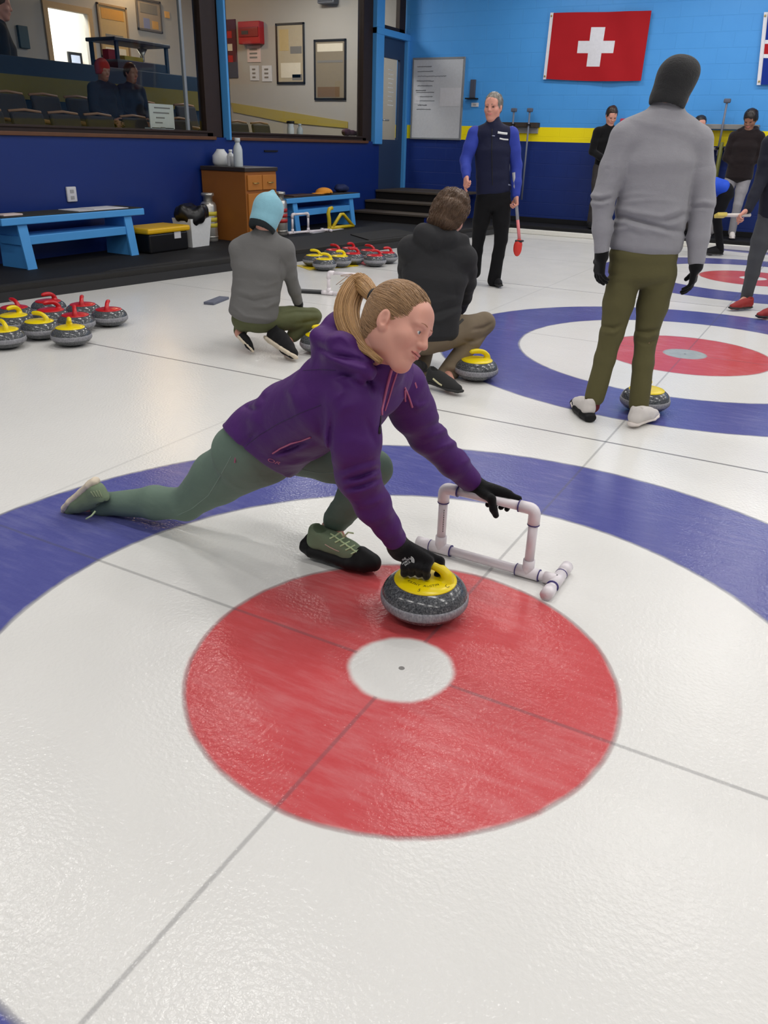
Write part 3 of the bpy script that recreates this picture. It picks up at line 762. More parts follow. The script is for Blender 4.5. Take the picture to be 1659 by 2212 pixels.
thingmesh('papers', MB().box((XF-.34, p0[1]-.28, WZ+bh+.01), (XF-.03, p0[1]+.42, WZ+bh+.016)).box((XF-.30, p0[1]-.05, WZ+bh+.016), (XF-.05, p0[1]+.36, WZ+bh+.022)), PAPER, 'white papers lying on the left sky blue bench', 'papers')
p0 = onx(22, 466, XF-.1)
thingmesh('folded_cloth', MB().box((XF-.2, p0[1]-.1, WZ+bh+.01), (XF-.06, p0[1]+.12, WZ+bh+.028), .008), plain('rose_cloth', (214, 196, 192), .9), 'small pale cloth at the left end of the left sky blue bench', 'cloth')
rbz = onx(690, 424, XF)[2]+.01
oc = onx(700, 412, XF-.16); cap = Blob(.02); cap.ell(A(XF-.16, oc[1], rbz+.02), (.13, .15, .075)); cap.ell(A(XF-.16, oc[1]-.19, rbz+.012), (.09, .12, .012)); cap.rc(A(XF-.16, oc[1], rbz-.2), A(XF-.16, oc[1], rbz-.14), .25, .2, k=.0, op=-1)
V, Q = cap.mesh(.012); V[:, 2] = np.maximum(V[:, 2], rbz); o = mkobj('cap', V, Q, plain('orange_cloth', (226, 146, 40), .85), None, True, A(XF-.16, oc[1], rbz)); tag(o, 'orange cap lying on the right sky blue bench', 'cap')
oc = onx(738, 409, XF-.24); bg = Blob(.03).ell(A(XF-.25, oc[1], rbz+.06), (.09, .16, .06)).ell(A(XF-.26, oc[1]+.1, rbz+.05), (.08, .1, .05)).noise(.008, 30, 3)
V, Q = bg.mesh(.014); V[:, 2] = np.maximum(V[:, 2], rbz); tag(mkobj('bag', V, Q, plain('navy_cloth', (24, 38, 84), .8), None, True, A(XF-.25, oc[1], rbz)), 'navy blue cloth bag beside the orange cap on the right bench', 'bag')
oc = onx(648, 417, XF-.16); thingmesh('clipboard', MB().box((XF-.32, oc[1]-.3, rbz), (XF-.06, oc[1]+.3, rbz+.015), .004), plain('brown_board', (70, 44, 36), .7), 'dark brown board lying at the left of the right sky blue bench', 'board')
pp = onz(700, 497, WZ); thingmesh('papers', MB().box((pp[0]-.08, pp[1]-.5, WZ), (pp[0]+.14, pp[1]+.35, WZ+.003)), PAPER, 'white papers on the walkway floor beside the small pipe stabilizer', 'papers')
# yellow plastic delivery stand: a bent hook and a triangle on a flat foot
YP = plain('yellow_plastic', (214, 186, 26), .4)
y0 = onz(702, 496, WZ)+A(.06, 0, 0); y1 = y0+A(.08, .62, 0); ya_ = nrm(y1-y0)
pl = lambda s, z: y0+ya_*s+A(0, 0, z)
r_ = thing('push_stick_stand', y0, 'yellow plastic stand with hook and triangle under the right bench', 'stand')
MB().tube([pl(0, .025), pl(.62, .025)], .025, 8).build('foot', YP, r_)
MB().tube([pl(.03, .03), pl(.02, .16), pl(.0, .24), pl(.03, .30), pl(.09, .31)], .03, 8).build('hook', YP, r_)
MB().tube([pl(.10, .03), pl(.30, .21), pl(.36, .21), pl(.60, .03)], .025, 8).build('triangle', YP, r_)
# wooden cabinet with drawers
OAK = plain('golden_oak', (176, 112, 46), .45, .4, var=.14, vscale=6)
OAKS = plain('oak_side', (150, 92, 38), .45, .4, var=.12, vscale=5)
cx1 = -6.0
ca, cb_ = onx(487, 400, cx1+.0)[1], onx(598, 440, cx1)[1]
# the cabinet stands out from the wall, its door side turned towards the ice
ctop = onx(540, 362, cx1)[2]
ca = onx(532, 440, cx1)[1]
cbk = WX+.03
r_ = thing('cabinet', ((cbk+cx1)/2, (ca+cb_)/2, WZ), 'tall golden oak cabinet with two drawers and a dark top against the navy wall', 'cabinet')
MB().box((cbk, ca, WZ), (cx1, cb_, ctop-.05), .004).build('body', OAKS, r_)
MB().box((cbk, ca-.02, ctop-.05), (cx1+.02, cb_+.02, ctop), .008).build('top', plain('dark_laminate', (52, 44, 40), .4, .4), r_)
wd = (cb_-ca)
BRS = plain('brass', (186, 160, 96), .35, .5, .7)
for i in range(2):
    yy0, yy1 = ca+.03+i*wd*.47, ca+.03+(i+1)*wd*.47-.015
    d1 = MB().box((cx1, yy0, ctop-.27), (cx1+.022, yy1, ctop-.09), .005).build('drawer', OAK, r_)
    MB().tube([A(cx1+.02, (yy0+yy1)/2-.05, ctop-.18), A(cx1+.045, (yy0+yy1)/2-.045, ctop-.185), A(cx1+.045, (yy0+yy1)/2+.045, ctop-.185), A(cx1+.02, (yy0+yy1)/2+.05, ctop-.18)], .007, 6).build('handle', BRS, d1)
    d2 = MB().box((cx1, yy0, WZ+.08), (cx1+.022, yy1, ctop-.31), .005).build('door', OAK, r_)
    MB().lathe([(0, 0), (.012, 0), (.014, .015), (0, .025)], A(cx1+.02, yy1-.04 if i == 0 else yy0+.04, WZ+.55), 10, A(1, 0, 0)).build('knob', BRS, d2)
# things on the cabinet
CLR = plain('clear_plastic', (190, 198, 202), .15, .5); MILK = plain('milky_plastic', (224, 226, 226), .4)
def bottle(c, r, h, neck, lab, mat, capm=None, nm='spray_bottle'):
    t_ = thing(nm, c, lab, 'bottle')
    MB().lathe([(0, 0), (r*.95, 0), (r, .01), (r, h*.6), (r*.8, h*.72), (neck, h*.8), (neck, h*.88), (0, h*.88)], A(*c), 16).build('body', mat, t_)
    MB().lathe([(0, h*.86), (neck*1.25, h*.86), (neck*1.2, h), (0, h)], A(*c), 12).build('cap', capm or mat, t_)
    return t_
ct = lambda u, v, dx: A(cx1-dx, onx(u, v, cx1-dx)[1], ctop)
b1_ = ct(514, 335, .2); bottle(b1_, .06, .34, .03, 'tall clear plastic bottle on the oak cabinet', CLR)
b2_ = ct(498, 335, .40); bottle(b2_, .05, .20, .02, 'small white spray bottle behind the tall clear one on the oak cabinet', MILK)
b3_ = ct(477, 340, .60); t_ = thing('jug', b3_, 'round white jug at the back of the oak cabinet top', 'jug')
MB().lathe([(0, 0), (.09, 0), (.11, .04), (.11, .12), (.06, .18), (.05, .2), (0, .2)], b3_, 18).build('body', MILK, t_); MB().tube([b3_+A(.0, .1, .04), b3_+A(0, .15, .09), b3_+A(0, .08, .16)], .014, 6).build('handle', MILK, t_)
b4_ = ct(504, 347, .35); thingmesh('cup_stack', MB().lathe([(0, 0), (.04, 0), (.048, .12), (0, .12)], b4_, 14), MILK, 'stack of white cups between the bottles on the oak cabinet', 'cups')
# white bin with black liner, dark tote with yellow lid, silver canisters
BLK = plain('black_plastic', (18, 18, 20), .35, .45)
bx = -6.12
n0 = onz(437, 535, WZ); yb0, yb1 = onx(416, 500, bx)[1], onx(461, 500, bx)[1]; zb = onx(437, 472, bx)[2]
r_ = thing('waste_bin', (bx-.17, (yb0+yb1)/2, WZ), 'white waste bin with a black bag folded over its rim beside the oak cabinet', 'bin')
mb = MB(); yc = (yb0+yb1)/2; hw_ = (yb1-yb0)/2
mb.put([A(bx-.17+sx*.15*k, yc+sy*hw_*k, z) for z, k in ((WZ, .8), (zb, 1.0)) for sx, sy in ((-1, -1), (1, -1), (1, 1), (-1, 1))], [(3, 2, 1, 0), (4, 5, 6, 7)]+[(i, (i+1) % 4, 4+(i+1) % 4, 4+i) for i in range(4)]); mb.build('tub', MILK, r_)
B = Blob(.03); 
for a in np.linspace(0, 2*PI, 14): B.ell(A(bx-.17+.14*math.cos(a), yc+hw_*.92*math.sin(a), zb+.04+.03*math.sin(3*a)), (.06, .07, .10))
B.ell(A(bx-.2, yc, zb+.07), (.13, .16, .08)); B.noise(.010, 26, 5)
solid('bin_liner', B, .016, BLK, r_)
ty0, ty1 = onx(319, 520, bx)[1], onx(411, 520, bx)[1]; tz = onx(360, 503, bx)[2]
r_ = thing('storage_tote', (bx-.2, (ty0+ty1)/2, WZ), 'black storage tote with a yellow lid and white sticker on the walkway', 'tote')
MB().box((bx-.40, ty0+.03, WZ), (bx, ty1-.03, tz), .02).build('tub', BLK, r_)
MB().box((bx-.42, ty0, tz), (bx+.02, ty1, tz+.065), .02).build('lid', plain('yellow_lid', (226, 178, 16), .4), r_)
sy = onx(384, 523, bx)[1]; MB().box((bx, sy-.05, WZ+.14), (bx+.003, sy+.06, WZ+.27)).build('sticker', PAPER, r_)
STEEL = plain('brushed_steel', (186, 184, 178), .3, .5, .75)
REDL = plain('red_label', (176, 40, 40), .5); YLAB = plain('yellow_label', (206, 190, 60), .5)
def canister(u, vb, vt, x, lab, lm):
    y = onx(u, vb, x)[1]; zt_ = onx(u, vt, x)[2]; c = A(x, y, WZ); h = zt_-WZ
    t_ = thing('metal_canister', c, lab, 'canister')
    MB().lathe([(0, 0), (.10, 0), (.105, .02), (.105, h*.74), (.09, h*.8), (.05, h*.84), (0, h*.84)], c, 22).build('cylinder', STEEL, t_)
    MB().lathe([(0, h*.82), (.06, h*.82), (.06, h*.92), (.085, h*.95), (.08, h), (0, h)], c, 18).build('valve_head', STEEL, t_)
    for z in (.30, .42, .54): MB().lathe([(.1062, h*z), (.1064, h*z+.05), ], c, 22).build('label_band', lm, t_)
    MB().lathe([(.107, .05), (.108, .07)], c, 22).build('foot_ring', STEEL, t_)
canister(455, 527, 416, -6.45, 'silver metal canister with yellow labels behind the white waste bin', YLAB)
canister(606, 512, 414, -6.2, 'silver metal canister with red labels right of the oak cabinet', REDL)
# outlet, small marks
oy = onx(152, 420, WX); t_ = thing('wall_outlet', oy, 'white electrical outlet cover on the navy wall above the left bench', 'outlet')
MB().box((WX, oy[1]-.06, oy[2]-.075), (WX+.025, oy[1]+.07, oy[2]+.08), .008).build('cover', PAPER, t_)
MB().box((WX+.025, oy[1]-.02, oy[2]+.015), (WX+.028, oy[1]+.03, oy[2]+.05)).box((WX+.025, oy[1]-.02, oy[2]-.05), (WX+.028, oy[1]+.03, oy[2]-.015)).build('socket', plain('socket_grey', (160, 160, 162), .5), t_)
tag(MB().box((WX, onx(570, 324, WX)[1], zs-.17), (WX+.02, onx(598, 327, WX)[1], zs-.15)).build('wall_rail', RUB), 'thin dark rail on the navy wall above the oak cabinet', 'rail')
for lb, c4 in (('grey rubber mat on the walkway before the left bench', [(240, 583), (330, 602), (492, 575), (410, 560)]), ('grey rubber mat on the walkway at the foot of the dark steps', [(757, 506), (838, 522), (930, 507), (850, 494)])):
    P = [onz(u, v, WZ+.012) for u, v in c4]; P = [A(min(q_[0], ex(q_[1])-.13), q_[1], WZ) for q_ in P]
    thingmesh('rubber_mat', MB().prism(P, A(0, 0, 1), .014), RUBG, lb, 'mat')
# steps up to the door
TREAD = plain('step_nosing', (78, 70, 62), .7, .3); RISER = plain('step_riser', (26, 23, 22), .8, .25)
st = thing('steps', (-5.9, 10.8, WZ), 'dark wooden steps up to the door with blue stringer in the corner', 'steps')
zz = [.273, .427, .58]; yy = [onx(773, 458, WX+.06)[1]-.12, onx(789, 436, WX+.06)[1]-.05, onx(805, 412, WX+.06)[1]]
yy = [yy[0], yy[0]+.42, yy[0]+.80]; sx1 = [onz(905, 470, .273)[0], 0, 0]; sx1 = [sx1[0], sx1[0]+.04, sx1[0]+.06]
for i in range(3):
    ye = yy[i+1]+.05 if i < 2 else FY-.03
    MB().box((WX+.02, yy[i], zz[i]-.035), (sx1[i], ye, zz[i]), .006).build('tread' if i < 2 else 'landing', TREAD, st)
    MB().box((WX+.02, yy[i]+.03, (WZ if i == 0 else zz[i-1])), (sx1[i]-.14, yy[i]+.05, zz[i]-.035)).build('riser', RISER, st)
xs_ = sx1[0]-.14
MB().prism([A(xs_, yy[0]+.04, WZ), A(xs_, FY-.03, WZ), A(xs_, FY-.03, zz[2]-.035), A(xs_, yy[2]+.04, zz[2]-.035), A(xs_, yy[2]+.04, zz[1]-.035), A(xs_, yy[1]+.04, zz[1]-.035), A(xs_, yy[1]+.04, zz[0]-.035), A(xs_, yy[0]+.04, zz[0]-.035)], A(1, 0, 0), .03).build('stringer', plain('royal_paint', (20, 48, 140), .4), st)
# on the ice: hack and delivery stick
hk = onz(468, 652, 0); t_ = thing('hack', hk, 'slate grey foot hack plate on the ice left of the teal-hatted person', 'hack')
MB().obox(hk+A(0, 0, .012), A(-.25, 1, 0), A(1, .25, 0), A(0, 0, 1), .16, .05, .012, .004).build('plate', plain('hack_grey', (96, 100, 116), .7), t_)
s0, s1 = onz(640, 628, .014), onz(714, 632, .014)
thingmesh('delivery_stick', MB().obox((s0+s1)/2, s1-s0, np.cross(A(0, 0, 1), s1-s0), A(0, 0, 1), np.linalg.norm(s1-s0)/2, .05, .014, .008), plain('stick_black', (34, 34, 38), .5), 'flat black slider pad lying on the ice right of the teal-hatted person', 'slider')
for i, (lb, mt, c4) in enumerate((('thin yellow mat under the stones of the far cluster', YP, [(640, 574), (668, 584), (775, 575), (752, 563)]), ('thin red mat under the right stones of the far cluster', plain('red_mat', (150, 40, 50), .6), [(765, 566), (788, 573), (850, 562), (832, 554)]))):
    P = [onz(u, v, 0) for u, v in c4]; thingmesh('floor_mat', MB().prism([A(q_[0], q_[1], .001) for q_ in P], A(0, 0, 1), .004), mt, lb, 'mat')

# ================================================================= ON THE FLAG WALL
fw = lambda u, v, off=0.0: ony(u, v, FY-off)
def cloth_quad(name, c4, mat, parent, nx=36, ny=24, amp=.02, seed=1, hang=True):
    """thin cloth hung on the wall, a little billowed; c4 = top-left, top-right, bottom-right, bottom-left"""
    vs, fs = [], []
    for side in (0, 1):
        for j in range(ny+1):
            for i in range(nx+1):
                s, t = i/nx, j/ny
                P = (c4[0]*(1-s)+c4[1]*s)*(1-t)+(c4[3]*(1-s)+c4[2]*s)*t
                w = amp*(math.sin(6*s+3.2*t*math.sin(2*s+seed)+seed)*.6+math.sin(11*s*s-5*t+seed)*.4)*math.sin(PI*min(1, max(0, s)))**.5
                vs.append(P+A(0, -(.02+amp+w)-(.004 if side else 0), -.018*math.sin(PI*s)*t))
    n = (nx+1)*(ny+1)
    for side in (0, 1):
        for j in range(ny):
            for i in range(nx):
                a = side*n+j*(nx+1)+i; f = (a, a+1, a+nx+2, a+nx+1); fs.append(f if side else f[::-1])
    fm = None
    return vs, fs, nx, ny, n
SWR = plain('flag_red', (172, 28, 36), .8, .2, var=.06, vscale=5); FWH = plain('flag_white', (226, 226, 232), .8, .2); FBL = plain('flag_blue', (22, 50, 140), .8, .2)
def flag(name, c4, pat, mats, label, hoist=True):
    root = thing(name, (c4[2]+c4[3])/2, label, 'flag')
    vs, fs, nx, ny, n = cloth_quad(name, c4, None, root, 84, 56, .03, 1.3)
    fm = []
    for side in (0, 1):
        for j in range(ny):
            for i in range(nx): fm.append(pat((i+.5)/nx, (j+.5)/ny))
    mkobj('cloth', vs, fs, mats[0], root, True, mats=mats, fmat=fm)
    if hoist:
        d = nrm(c4[0]-c4[1]); w = .055
        MB().prism([c4[0]+A(0, -.045, .006), c4[0]+d*w+A(0, -.045, .006), c4[3]+d*w+A(0, -.045, -.006), c4[3]+A(0, -.045, -.006)], A(0, 1, 0), .012).build('hoist_band', FWH, root)
        for q in (c4[0]+d*.03+A(0, -.05, -.04), c4[3]+d*.03+A(0, -.05, .04)): MB().lathe([(.006, 0), (.014, 0), (.014, .006), (.006, .006)], q, 12, A(0, -1, 0)).build('grommet', BRS, root)
    return root
def swiss(s, t):
    x = (s-.485)*1.5; y = t-.50
    return 1 if (abs(x) < .285 and abs(y) < .098) or (abs(y) < .29 and abs(x) < .105) else 0
flag('flag', [fw(1198, 29), fw(1409, 24), fw(1386, 175), fw(1182, 171)], swiss, [SWR, FWH], 'red flag with a white cross pinned to the light blue wall')
def nordic(s, t):
    x = s*1.5; y = t
    if abs(x-.46) < .07 or abs(y-.5) < .07: return 2
    if abs(x-.46) < .14 or abs(y-.5) < .13: return 1
    return 0
q0, q1 = fw(1660, 28), fw(1644, 183)
flag('flag', [q0, q0+A(1.55, 0, 0), q1+A(1.6, 0, 0), q1], nordic, [FBL, FWH, SWR], 'blue flag with a white-edged red cross, cut off by the right edge of the photo')
# whiteboard
wl, wr, wt, wb_ = fw(893, 200)[0], fw(1000, 200)[0], fw(945, 127)[2], fw(945, 299)[2]
r_ = thing('whiteboard', A((wl+wr)/2, FY-.02, wb_), 'tall whiteboard with faint writing and pinned papers beside the blue door', 'whiteboard')
MB().box((wl, FY-.03, wb_), (wr, FY, wt), .004).build('board', plain('board_white', (196, 198, 202), .25, .5), r_)
for a_, b_, c_, d_ in ((wl-.02, wl+.012, wb_-.02, wt+.02), (wr-.012, wr+.02, wb_-.02, wt+.02)): MB().box((a_, FY-.036, c_), (b_, FY, d_), .004).build('frame_bar', plain('alu_frame', (150, 154, 158), .4, .5, .4), r_)
for c_, d_ in ((wb_-.02, wb_+.012), (wt-.012, wt+.02)): MB().box((wl, FY-.036, c_), (wr, FY, d_), .004).build('frame_bar', plain('alu_frame', (150, 154, 158), .4, .5, .4), r_)
MK = plain('marker_grey', (96, 98, 106), .7)
rnd = random.Random(4)
for i in range(11):
    z = wt-.12-.075*i*(1 if i < 6 else .9); x0 = wl+.06+rnd.random()*.06; L = (.25+rnd.random()*.38) if i < 4 else .18+rnd.random()*.2
    pts = [A(x0+L*k/40, FY-.032, z+.013*math.sin(k*2.4+i)*rnd.random()) for k in range(41)]
    MB().tube(pts, .0035, 4).build('handwriting', MK, r_)
for (u0, v0, u1, v1) in ((953, 190, 995, 230), (897, 207, 908, 224)):
    a_, b_ = fw(u0, v0), fw(u1, v1); MB().box((a_[0], FY-.034, b_[2]), (b_[0], FY-.030, a_[2])).build('paper', PAPER, r_)
# bracket, outlet, brush racks
a_, b_ = fw(1018, 172), fw(1029, 212); t_ = thing('wall_bracket', A(a_[0], FY, b_[2]), 'narrow dark bracket on the light blue wall right of the whiteboard', 'bracket')
MB().box((a_[0], FY-.04, b_[2]), (b_[0]-.02, FY, a_[2]), .01).build('upright_bar', plain('bracket_grey', (70, 74, 90), .6), t_); MB().box((a_[0]-.05, FY-.12, b_[2]-.02), (b_[0]+.04, FY, b_[2]), .005).build('ledge', RUB, t_)
a_, b_ = fw(1019, 222), fw(1034, 231); t_ = thing('wall_outlet', A(a_[0], FY, b_[2]), 'white outlet plate under the dark bracket on the light blue wall', 'outlet')
MB().box((a_[0], FY-.02, b_[2]), (b_[0], FY, a_[2]), .006).build('cover', PAPER, t_); MB().box((a_[0]+.04, FY-.023, b_[2]+.02), (b_[0]-.04, FY-.02, a_[2]-.02)).build('socket', plain('socket_grey', (160, 160, 162), .5), t_)
a_, b_ = fw(1072, 264), fw(1166, 276)
t_ = thing('broom_rack', A((a_[0]+b_[0])/2, FY, b_[2]), 'dark wooden broom rack on the wall behind the coach in the navy vest', 'rack')
MB().box((a_[0], FY-.16, b_[2]), (b_[0], FY, a_[2]), .006).build('shelf', plain('rack_brown', (56, 46, 38), .7), t_); MB().box((a_[0]+.02, FY-.05, b_[2]-.09), (b_[0]-.02, FY, b_[2]), .004).build('back_rail', plain('rack_grey', (150, 150, 152), .6), t_)
for hx_ in (fw(1118, 250)[0], fw(1152, 250)[0]): MB().box((hx_-.03, FY-.215, b_[2]+.03), (hx_+.03, FY-.15, b_[2]+.05)).build('slot_hook', RUB, t_)
GRY = plain('broom_grey', (112, 118, 134), .5)
def hung_broom(x, z0, z1, lab, mat, headz=None, off=.19):
    t_ = thing('broom', A(x, FY-off, z0), lab, 'broom', None)
    MB().tube([A(x, FY-off, z0), A(x, FY-off, z1)], .016, 8).build('handle', mat, t_)
    MB().box((x-.05, FY-off-.03, z1), (x+.05, FY-off+.03, z1+.06), .015).build('brush_head', plain('broom_head_grey', (90, 96, 112), .7), t_)
hx0, hx1 = fw(1118, 250)[0], fw(1152, 250)[0]
hung_broom(hx0, .5, fw(1118, 243)[2], 'grey broom hanging in the left slot of the dark rack behind the coach', GRY)
hung_broom(hx1, .5, fw(1152, 243)[2], 'grey broom hanging in the right slot of the dark rack behind the coach', GRY)
a_, b_ = fw(1498, 268), fw(1640, 281)
t_ = thing('broom_rack', A((a_[0]+b_[0])/2, FY, b_[2]), 'grey metal broom rack on the yellow band behind the person in the dark hoodie', 'rack')
MB().box((a_[0], FY-.15, b_[2]), (b_[0], FY, a_[2]), .006).build('top_rail', plain('rail_grey', (136, 136, 134), .5), t_)
a_, b_ = fw(1498, 317), fw(1640, 327); MB().box((a_[0], FY-.12, b_[2]), (b_[0], FY, a_[2]), .006).build('lower_rail', plain('rail_grey', (136, 136, 134), .5), t_)
for hx_ in (fw(1571, 240)[0], fw(1556, 326, .21)[0]): MB().box((hx_-.04, FY-.225, b_[2]+.01), (hx_+.04, FY-.11, b_[2]+.04)).build('slot_hook', RUB, t_)
hung_broom(fw(1571, 240)[0], 1.3, fw(1571, 224)[2], 'grey broom head up in the metal rack left of the dark hoodie', GRY)
p_ = fw(1551, 388, .21); q_ = fw(1556, 326, .21); t_ = thing('broom', p_, 'broom with an olive handle hanging from the metal rack', 'broom')
MB().tube([p_-A(.03, 0, .5), q_+A(0, 0, .12)], .032, 8).build('handle', plain('olive_paint', (116, 118, 52), .5), t_)
MB().box(p_-A(.09, .03, .56), p_-A(-.03, -.03, .5), .015).build('brush_head', RUB, t_)
# small notice on the rail behind the pullover
a_, b_ = fw(1341, 256), fw(1362, 263); thingmesh('notice', MB().box((a_[0], FY-.02, b_[2]), (b_[0], FY, a_[2])), plain('notice_red', (210, 60, 84), .6), 'small red and white notice on the wall above the black sweater', 'notice')

# ================================================================= IN THE LOUNGE
BLKF = plain('frame_black', (26, 26, 28), .4, .4); MAT = plain('picture_mat', (196, 186, 166), .6)
def picture(lo, hi, face, lab, art, nm='framed_picture', d=.03, fm=None, extra=None):
    """face 'y': on the end wall, 'x': on the back wall"""
    lo = np.asarray(lo); c = (np.asarray(lo)+np.asarray(hi))/2
    t_ = thing(nm, c, lab, 'picture'); w = .035
    def bx(a0, a1, z0, z1, dd, name, m):
        if face == 'y': return MB().box((a0, LY-dd, z0), (a1, LY-.002, z1), .003).build(name, m, t_)
        return MB().box((BX+.002, a0, z0), (BX+dd, a1, z1), .003).build(name, m, t_)
    k = 0 if face == 'y' else 1
    a0, a1 = sorted((lo[k], hi[k])); z0, z1 = sorted((lo[2], hi[2]))
    fm = fm or BLKF
    bx(a0, a1, z0, z0+w, d, 'frame_bar', fm); bx(a0, a1, z1-w, z1, d, 'frame_bar', fm); bx(a0, a0+w, z0, z1, d, 'frame_bar', fm); bx(a1-w, a1, z0, z1, d, 'frame_bar', fm)
    bx(a0+w*.8, a1-w*.8, z0+w*.8, z1-w*.8, d*.5, 'print', art)
    for (s0, s1, t0, t1, m) in (extra or []):
        bx(a0+(a1-a0)*s0, a0+(a1-a0)*s1, z0+(z1-z0)*t0, z0+(z1-z0)*t1, d*.5+.003, 'printed_block', m)
    return t_
INKB = plain('print_grey', (120, 116, 110), .7); INKW = plain('print_pale', (216, 206, 186), .7); TAN = plain('print_tan', (186, 162, 112), .7)
picture(ew(596, 51), ew(660, 181), 'y', 'black framed print on the lounge wall, left and higher of two in second window', plain('print_cream', (176, 162, 136), .6), extra=[(.12, .45, .55, .9, TAN), (.5, .9, .5, .62, INKB), (.15, .85, .1, .35, INKW), (.55, .9, .06, .16, INKB)])
picture(ew(679, 86), ew(748, 216), 'y', 'black framed print on the lounge wall, right and lower of two in second window', plain('print_olive', (134, 122, 102), .5), extra=[(.1, .9, .62, .66, INKB), (.1, .9, .80, .93, INKW), (.1, .8, .05, .22, plain('print_brown', (112, 86, 60), .7))])
# red cabinet, plaques, papers
a_, b_ = ew(524, 49), ew(572, 96)
t_ = thing('first_aid_box', A((a_[0]+b_[0])/2, LY, b_[2]), 'red wall cabinet on the lounge wall behind the second window', 'wall cabinet')
REDC = plain('cabinet_red', (166, 26, 34), .45)
MB().box((a_[0], LY-.16, b_[2]), (b_[0], LY, a_[2]), .015).build('box', REDC, t_)
MB().box((a_[0]+.03, LY-.175, b_[2]+.12), (b_[0]-.03, LY-.158, a_[2]-.1), .004).build('door', plain('cabinet_red_dark', (130, 22, 30), .4), t_)
MB().box((a_[0]+.1, LY-.18, b_[2]+.16), (a_[0]+.26, LY-.172, a_[2]-.16)).build('window', plain('dark_pane', (60, 62, 66), .3), t_)
a_, b_ = ew(480, 43), ew(515, 168); t_ = thing('banner', A((a_[0]+b_[0])/2, LY, b_[2]), 'dark maroon banner on the lounge wall beside the blue post', 'banner')
MB().box((a_[0], LY-.02, b_[2]+.28), (b_[0], LY, a_[2])).build('upper_panel', plain('maroon', (84, 36, 46), .7), t_); MB().box((a_[0], LY-.02, b_[2]), (b_[0], LY, b_[2]+.28)).build('lower_panel', plain('slate', (66, 76, 92), .7), t_)
for k, (s, m) in enumerate(((.2, REDL), (.42, INKW), (.62, REDL))): MB().box((a_[0]+.12, LY-.024, a_[2]-1.0*s-.12), (b_[0]-.1, LY-.02, a_[2]-1.0*s)).build('emblem', m, t_)
for i, (c2, lb) in enumerate((((534, 99, 564, 134), 'pale notice below the red wall cabinet'), ((540, 142, 560, 174), 'left of two white papers on the lounge wall under the pale notice'), ((566, 142, 588, 176), 'right of two white papers on the lounge wall under the pale notice'))):
    a_, b_ = ew(*c2[:2]), ew(*c2[2:]); t_ = thing('notice', A((a_[0]+b_[0])/2, LY, b_[2]), lb, 'notice')
    MB().box((a_[0], LY-.012, b_[2]), (b_[0], LY, a_[2])).build('sheet', plain('notice_pink', (214, 190, 184), .7) if i == 0 else PAPER, t_)
    for j in range(3): MB().box((a_[0]+.06, LY-.015, a_[2]-.08-.07*j), (b_[0]-.08, LY-.012, a_[2]-.05-.07*j)).build('text_line', INKB, t_)
a_ = ew(696, -12); b_ = ew(732, 9); t_ = thing('wall_speaker', A((a_[0]+b_[0])/2, LY, b_[2]), 'grey speaker box high on the lounge wall at the top of the photo', 'speaker')
MB().box((a_[0], LY-.18, b_[2]), (b_[0], LY, a_[2]), .02).build('case', plain('speaker_grey', (104, 106, 112), .5), t_); MB().box((a_[0]+.03, LY-.19, b_[2]+.03), (b_[0]-.03, LY-.178, a_[2]-.03)).build('grille', plain('speaker_dark', (70, 72, 78), .7), t_)
# back wall: posters beside the bright doorway
picture(bw(206, 4), bw(282, 131), 'x', 'tall framed poster right of the bright doorway in the lounge', plain('poster_sand', (186, 158, 108), .6), fm=plain('frame_tan', (150, 124, 88), .5), extra=[(.12, .88, .72, .92, plain('poster_gold', (190, 140, 60), .6)), (.2, .8, .3, .45, INKB), (.15, .85, .08, .2, INKW)])
picture(bw(290, -8), bw(350, 73), 'x', 'framed notice board on the lounge wall right of the tall poster', plain('board_print', (150, 136, 120), .6), fm=plain('frame_grey', (92, 88, 86), .5), extra=[(.15, .85, .55, .85, INKB), (.25, .5, .08, .4, plain('print_blue', (120, 126, 160), .6)), (.6, .85, .1, .35, plain('print_orange', (196, 150, 80), .6))])
a_, b_ = bw(355, 24), bw(366, 40); thingmesh('sticky_note', MB().box((BX, a_[1], b_[2]), (BX+.012, b_[1], a_[2])), plain('note_orange', (222, 170, 96), .7), 'small orange note on the lounge wall beside the notice board', 'note')
RX = BX-1.5
a_, b_ = onx(147, 111, RX+.1), onx(179, 134, RX+.1); t_ = thing('photo_frame', A(RX+.1, (a_[1]+b_[1])/2, b_[2]-.1), 'small black photo frame standing inside the bright doorway', 'picture')
MB().box((RX+.06, a_[1], b_[2]-.25), (RX+.1, b_[1], a_[2]), .004).build('frame', BLKF, t_); MB().box((RX+.1, a_[1]+.06, b_[2]-.2), (RX+.104, b_[1]-.06, a_[2]-.05)).build('print', plain('photo_blue', (170, 180, 206), .6), t_)
MB().box((RX, a_[1]-.8, b_[2]-.27), (RX+.35, b_[1]+.3, b_[2]-.25)).build('shelf', MILK, t_)
